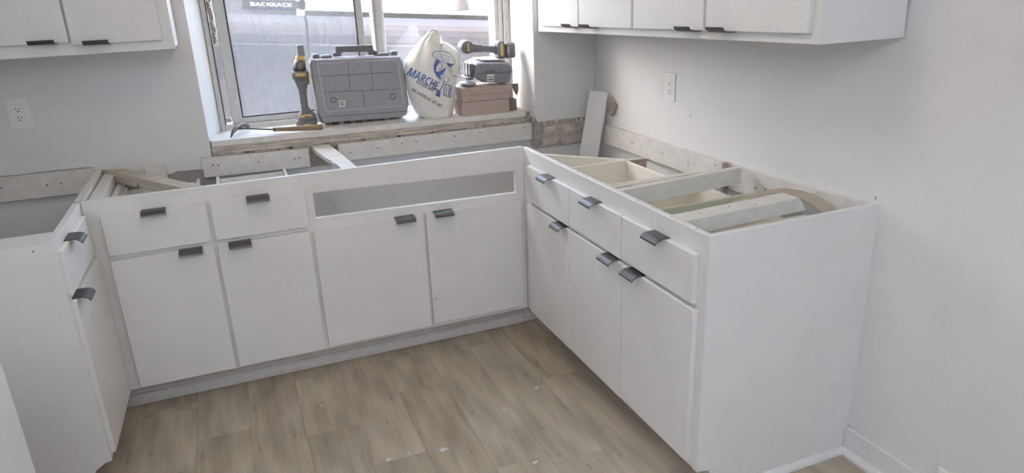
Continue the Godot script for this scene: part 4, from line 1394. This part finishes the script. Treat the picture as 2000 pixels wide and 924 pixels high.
func build_lying_drill() -> void:
	var t := thing("cordless_tool", "black cordless tool lying on its side on top of the small black case", "power tool", V(0.0, 1.259, -0.66))
	var st := nb(true)
	lathe(st, [Vector2(0.024, 0.0), Vector2(0.031, 0.004), Vector2(0.033, 0.012), Vector2(0.033, 0.07), Vector2(0.027, 0.085), Vector2(0.020, 0.10)], 28, Transform3D(Basis(Vector3.RIGHT, -PI / 2), V(-0.012, 0.0, 0.022)))
	var m := obj("motor_housing", st, M.black_plastic, t)
	st = nb()
	box(st, V(-0.016, -0.020, 0.0215), V(-0.006, 0.020, 0.0235), 0.0005)
	obj("label", st, M.yellow, m)
	st = nb(true)
	var A := func(x: float, y: float, hh: float, hd: float, p := 0.7) -> PackedVector3Array:
		return ring(V(x, y, -0.012), V(0, hh, 0), V(0, 0, hd), 18, p)
	loft(st, [A.call(0.006, -0.004, 0.026, 0.026), A.call(0.030, -0.008, 0.022, 0.020), A.call(0.080, -0.014, 0.019, 0.018), A.call(0.130, -0.022, 0.018, 0.019), A.call(0.152, -0.026, 0.026, 0.024)])
	var g := obj("grip", st, M.black_plastic, t)
	st = nb()
	tube(st, [V(0.075, 0.004, 0.004), V(0.074, -0.032, 0.004)], [0.0012], 6)
	obj("seam", st, M.sticker, g)
	st = nb()
	tube(st, [V(0.10, 0.000, 0.004), V(0.099, -0.034, 0.004)], [0.0012], 6)
	obj("seam", st, M.sticker, g)
	st = nb()
	box(st, V(0.146, -0.066, -0.050), V(0.184, 0.018, 0.026), 0.008)
	var foot := obj("battery_foot", st, M.black_plastic, t)
	st = nb()
	box(st, V(0.157, -0.054, 0.0252), V(0.172, 0.006, 0.0272), 0.0005)
	obj("label", st, M.yellow, foot)
	st = nb()
	box(st, V(0.186, -0.068, -0.050), V(0.242, 0.008, 0.024), 0.008)
	var bat := obj("battery", st, M.black_plastic, t)
	st = nb()
	box(st, V(0.196, -0.046, 0.0232), V(0.205, -0.012, 0.0250), 0.0005)
	obj("label", st, M.banding, bat)

func build_hammer() -> void:
	var t := thing("pick_hammer", "rusty pick hammer with a wooden handle lying on the left end of the sill", "hammer", V(-1.14, 0.945, -0.64))
	var st := nb(true)
	# arched head, pointed in front, blunt behind
	var pts := [V(-0.030, 0.0005, 0.052), V(-0.020, 0.018, 0.040), V(-0.004, 0.031, 0.016), V(0.006, 0.035, -0.012), V(0.018, 0.036, -0.045), V(0.036, 0.033, -0.072), V(0.050, 0.022, -0.088), V(0.052, 0.008, -0.092)]
	tube(st, pts, [0.0025, 0.007, 0.010, 0.011, 0.010, 0.010, 0.009, 0.006], 10, 1.0)
	obj("head", st, M.rust, t)
	st = nb(true)
	tube(st, [V(0.004, 0.030, -0.006), V(0.060, 0.024, 0.010), V(0.155, 0.0145, 0.040), V(0.175, 0.0145, 0.046)], [0.0045, 0.004, 0.004, 0.004], 10)
	obj("shaft", st, M.steel, t)
	st = nb(true)
	tube(st, [V(0.158, 0.0145, 0.041), V(0.162, 0.0145, 0.042), V(0.172, 0.0145, 0.045), V(0.24, 0.0135, 0.066), V(0.30, 0.0135, 0.085), V(0.350, 0.014, 0.100), V(0.366, 0.014, 0.105), V(0.368, 0.014, 0.1056)], [0.006, 0.009, 0.0095, 0.0115, 0.0125, 0.0135, 0.0145, 0.0120], 14)
	obj("handle", st, M.hickory, t)
	st = nb(true)
	tube(st, [V(0.156, 0.0145, 0.0404), V(0.166, 0.0145, 0.0432)], [0.0098, 0.0098], 14)
	obj("ferrule", st, M.steel, t)

# ---------------------------------------------------------------- bits on the floor
func build_scraps() -> void:
	var n := 0
	for s in [[-0.641, 0.739, 0.017, "flat clear plastic scrap on the floor nearest the middle of the long cabinet"], [-0.379, 0.939, 0.014, "shiny clear plastic scrap on the floor nearest the camera"], [-0.359, 0.600, 0.011, "clear plastic scrap on the floor towards the right cabinet"], [-0.764, 0.705, 0.008, "tiny clear crumb on the floor just left of the flat plastic scrap"], [-0.832, 0.708, 0.010, "thin clear shred on the floor, second to the left of the flat plastic scrap"], [-0.182, 0.506, 0.010, "clear shred on the floor closest to the doors of the right cabinet"], [-1.003, 0.258, 0.006, "tiny crumb on the floor before the second door of the long cabinet"], [-1.081, 0.197, 0.006, "leftmost tiny crumb on the floor before the long cabinet"], [-0.476, 0.091, 0.006, "tiny crumb on the floor under the gap between the two sink doors"], [-0.560, 0.120, 0.005, "tiny crumb on the floor before the left sink door"]]:
		rng.seed = 200 + n
		var st := nb()
		var c := V(s[0], 0.001, s[1])
		var r: float = s[2]
		var prev := []
		for k in 8:
			var a := TAU * k / 8.0 + rng.randf_range(-0.2, 0.2)
			var q := r * rng.randf_range(0.5, 1.1)
			prev.append(c + V(cos(a) * q, rng.randf_range(0.0, r * 0.4), sin(a) * q * 0.7))
		var top := c + V(0, r * 0.35, 0)
		for k in 8:
			var a: Vector3 = prev[k]
			var b: Vector3 = prev[(k + 1) % 8]
			var mid := (a + b + top) / 3.0 + V(0, rng.randf_range(-0.2, 0.5) * r * 0.5, 0)
			tri(st, a, mid, b)
			tri(st, b, mid, top)
			tri(st, top, mid, a)
		tag(obj("plastic_scrap", st, M.clear), s[3], "scrap", "plastic scraps on the floor")
		n += 1

# ---------------------------------------------------------------- outdoors
func build_outside() -> void:
	var st := nb()
	var prof := [[-0.95, -0.55], [-5.2, -0.55], [-8.0, 0.15], [-17.0, 1.02], [-40.0, 1.45], [-90.0, 1.60]]
	for k in prof.size() - 1:
		var a: Array = prof[k]
		var b: Array = prof[k + 1]
		hexa(st, [V(-40, -3, a[0]), V(60, -3, a[0]), V(60, -3, b[0]), V(-40, -3, b[0]), V(-40, a[1], a[0]), V(60, a[1], a[0]), V(60, b[1], b[0]), V(-40, b[1], b[0])])
	var g := struct("ground", st, M.ground)
	st = nb()
	hexa(st, [V(-40, -0.56, -5.3), V(60, -0.56, -5.3), V(60, -0.56, -0.96), V(-40, -0.56, -0.96), V(-40, -0.53, -5.3), V(60, -0.53, -5.3), V(60, -0.53, -0.96), V(-40, -0.53, -0.96)])
	struct("added_dark_slab", st, M.dark_slab)  # unseen dark slab, added to dim what the truck body reflects
	g.set_meta("label", "pale sunlit ground outside the window")
	# dark pickup close to the window, on ground that falls to the right
	var t := thing("pickup_truck", "dark pickup truck parked close outside the window", "truck", V(0.0, 1.390, -2.50), Basis(Vector3.BACK, -0.0755))
	var side := Basis(Vector3(0, 0, 1), Vector3(0, 1, 0), Vector3(1, 0, 0))
	var body := pts2([-0.10, -0.034, 0.000, -0.036, 0.012, -0.052, 0.040, -0.085, 0.062, -0.118, 0.074, -0.160, 0.080, -0.205, 0.080, -0.222, 0.084, -0.232, 0.086, -0.46, 0.070, -0.80, 0.0, -1.05, -0.30, -1.10, -1.62, -1.10, -1.80, -0.46, -1.78, -0.10, -1.70, -0.034])
	st = nb()
	prism(st, body, -0.56, 2.10, Transform3D(side, Vector3.ZERO))
	obj("bed", st, M.truck, t)
	st = nb()
	prism(st, pts2([-0.10, 0.0, -0.006, 0.0, 0.0, -0.006, 0.0, -0.034, -0.10, -0.034]), -0.56, 2.10, Transform3D(side, Vector3.ZERO))
	obj("rail_cap", st, M.trim_black, t)
	st = nb()
	prism(st, body, -3.9, -0.575, Transform3D(side, Vector3.ZERO))
	prism(st, pts2([-0.02, -0.05, -0.16, 0.50, -0.25, 0.56, -1.45, 0.56, -1.54, 0.50, -1.68, -0.05]), -2.25, -0.62, Transform3D(side, Vector3.ZERO))
	obj("cab", st, M.truck, t)
	st = nb()
	prism(st, pts2([-0.055, 0.03, -0.050, 0.035, -0.150, 0.44, -0.165, 0.44]), -1.05, -0.70, Transform3D(side, Vector3.ZERO))
	prism(st, pts2([-0.055, 0.03, -0.050, 0.035, -0.150, 0.44, -0.165, 0.44]), -2.0, -1.12, Transform3D(side, Vector3.ZERO))
	obj("side_window", st, M.car_glass, t)
	st = nb(true)
	for x in [1.35, -2.95]:
		lathe(st, [Vector2(0.20, -0.11), Vector2(0.36, -0.11), Vector2(0.39, -0.08), Vector2(0.39, 0.08), Vector2(0.36, 0.11), Vector2(0.20, 0.11)], 28, Transform3D(Basis(Vector3.RIGHT, PI / 2), V(x, -1.44, -0.02)))
		lathe(st, [Vector2(0.20, -0.11), Vector2(0.36, -0.11), Vector2(0.39, -0.08), Vector2(0.39, 0.08), Vector2(0.36, 0.11), Vector2(0.20, 0.11)], 28, Transform3D(Basis(Vector3.RIGHT, PI / 2), V(x, -1.44, -1.66)))
	obj("wheel", st, M.tyre, t)
	# rack behind the cab with its lettering
	st = nb()
	box(st, V(-0.98, 0.005, -0.040), V(-0.56, 0.060, -0.005), 0.004)
	box(st, V(-0.60, 0.0, -0.060), V(-0.565, 0.60, -0.005), 0.004)
	var rk := obj("rack", st, M.trim_black, t)
	st = nb()
	lettering(st, "BACKRACK", 0.022, true, func(p: Vector3) -> Vector3: return V(-0.925 + p.x * 1.75, 0.030 + p.y, -0.0035))
	obj("lettering", st, M.sticker, rk)
	# tree beyond
	t = thing("tree", "thick grey tree trunk far outside the window", "tree", V(4.92, 0.95, -16.6))
	st = nb(true)
	var n := FastNoiseLite.new()
	n.seed = 3
	n.frequency = 1.5
	var rings := []
	for k in 16:
		var r := PackedVector3Array()
		for i in 28:
			var a := TAU * i / 28.0
			var y := k * 0.5
			var q := (0.36 - 0.014 * k + 0.10 * exp(-y * 2.2)) * (1.0 + 0.12 * n.get_noise_3d(cos(a) * 2.5, y * 0.6, sin(a) * 2.5))
			r.append(V(cos(a) * q, y - 0.2, sin(a) * q))
		rings.append(r)
	loft(st, rings)
	obj("trunk", st, M.bark, t)
	t = thing("shrub", "small thin shrub outside beside the tree trunk", "shrub", V(5.62, 0.98, -16.4))
	st = nb()
	rng.seed = 12
	for k in 60:
		var a := rng.randf() * TAU
		var y := rng.randf_range(0.1, 0.75)
		var p := V(cos(a) * rng.randf_range(0.02, 0.16), y, sin(a) * rng.randf_range(0.02, 0.16))
		var u := V(rng.randf_range(-1, 1), rng.randf_range(-0.4, 1), rng.randf_range(-1, 1)).normalized() * 0.07
		var v := u.cross(V(rng.randf_range(-1, 1), 1, rng.randf_range(-1, 1))).normalized() * 0.03
		tri(st, p, p + u * 0.5 + v, p + u)
		tri(st, p, p + u, p + u * 0.5 - v)
	obj("leaves", st, M.leaf, t).set_meta("kind", "stuff")
	st = nb()
	tube(st, [V(0, -0.1, 0), V(0.02, 0.4, 0.01), V(-0.01, 0.8, 0)], [0.015, 0.01, 0.005], 6)
	obj("stem", st, M.bark, t)

func _ready() -> void:
	# camera
	var cam := Camera3D.new()
	cam.name = "camera"
	cam.keep_aspect = Camera3D.KEEP_HEIGHT
	cam.fov = 36.8933
	cam.near = 0.05
	cam.far = 400.0
	add_child(cam)
	cam.transform = Transform3D(Basis(V(0.92713169, -0.03815456, 0.37278821), V(0.15795574, 0.94189992, -0.29643638), V(-0.33981879, 0.3337196, 0.879292)).orthonormalized(), V(-1.15195, 1.54006, 2.80844))
	cam.current = true
	# sky, sun, exposure
	var sky := ProceduralSkyMaterial.new()
	sky.sky_top_color = Color(0.80, 0.88, 1.0)
	sky.sky_horizon_color = Color(0.95, 0.97, 1.0)
	sky.sky_curve = 0.12
	sky.ground_bottom_color = Color(0.8, 0.8, 0.78)
	sky.ground_horizon_color = Color(0.9, 0.92, 0.93)
	sky.sky_energy_multiplier = 3.1
	sky.sun_angle_max = 90.0
	sky.sun_curve = 0.6
	sky.ground_energy_multiplier = 2.0
	var env := Environment.new()
	env.background_mode = Environment.BG_SKY
	env.sky = Sky.new()
	env.sky.sky_material = sky
	env.tonemap_mode = Environment.TONE_MAPPER_LINEAR
	env.tonemap_exposure = 1.03
	env.sdfgi_enabled = true
	env.ssao_enabled = true
	env.ssil_enabled = true
	var we := WorldEnvironment.new()
	we.name = "world"
	we.environment = env
	add_child(we)
	var sun := DirectionalLight3D.new()
	sun.name = "sun"
	sun.light_color = Color(1.0, 0.95, 0.88)
	sun.light_energy = 80.0
	sun.light_angular_distance = 1.0
	sun.shadow_enabled = true
	sun.sky_mode = DirectionalLight3D.SKY_MODE_LIGHT_AND_SKY
	add_child(sun)
	sun.look_at_from_position(Vector3.ZERO, -V(-0.86, 0.55, 0.12))
	make_materials()
	build_room()
	build_lamp(V(-0.70, 2.44, 1.05), 0.55, Color(1.0, 0.88, 0.73), "round flush ceiling lamp with warm light over the middle of the kitchen")
	build_fill_lamp(V(-1.60, 0.0, 3.75), 9.2, Color(0.925, 0.950, 1.0))
	build_window()
	build_outside()
	back_run()
	right_run()
	left_run()
	near_run()
	left_uppers()
	right_uppers()
	build_boards()
	build_toolbox()
	build_bag()
	build_cartons()
	build_small_case()
	build_standing_drill()
	build_lying_drill()
	build_hammer()
	outlet("white double socket on the right wall under the long wall cabinet", V(0.612, 1.103, 0.200), Basis(Vector3(0, 0, 1), Vector3(0, 1, 0), Vector3(-1, 0, 0)))
	outlet("white double socket on the window wall under the left wall cabinet", V(-1.934, 1.134, -0.550), Basis())
	var st := nb()
	box(st, V(0.600, 0.040, 1.648), V(0.612, 0.168, 1.735), 0.004)
	var lp := obj("wall_plate", st, M.plate)
	tag(lp, "low white wall plate at the bottom right edge of the photo", "wall plate")
	st = nb()
	box(st, V(0.5990, 0.120, 1.672), V(0.6003, 0.160, 1.677), 0.0)
	obj("slot", st, M.slot, lp)
	build_scraps()
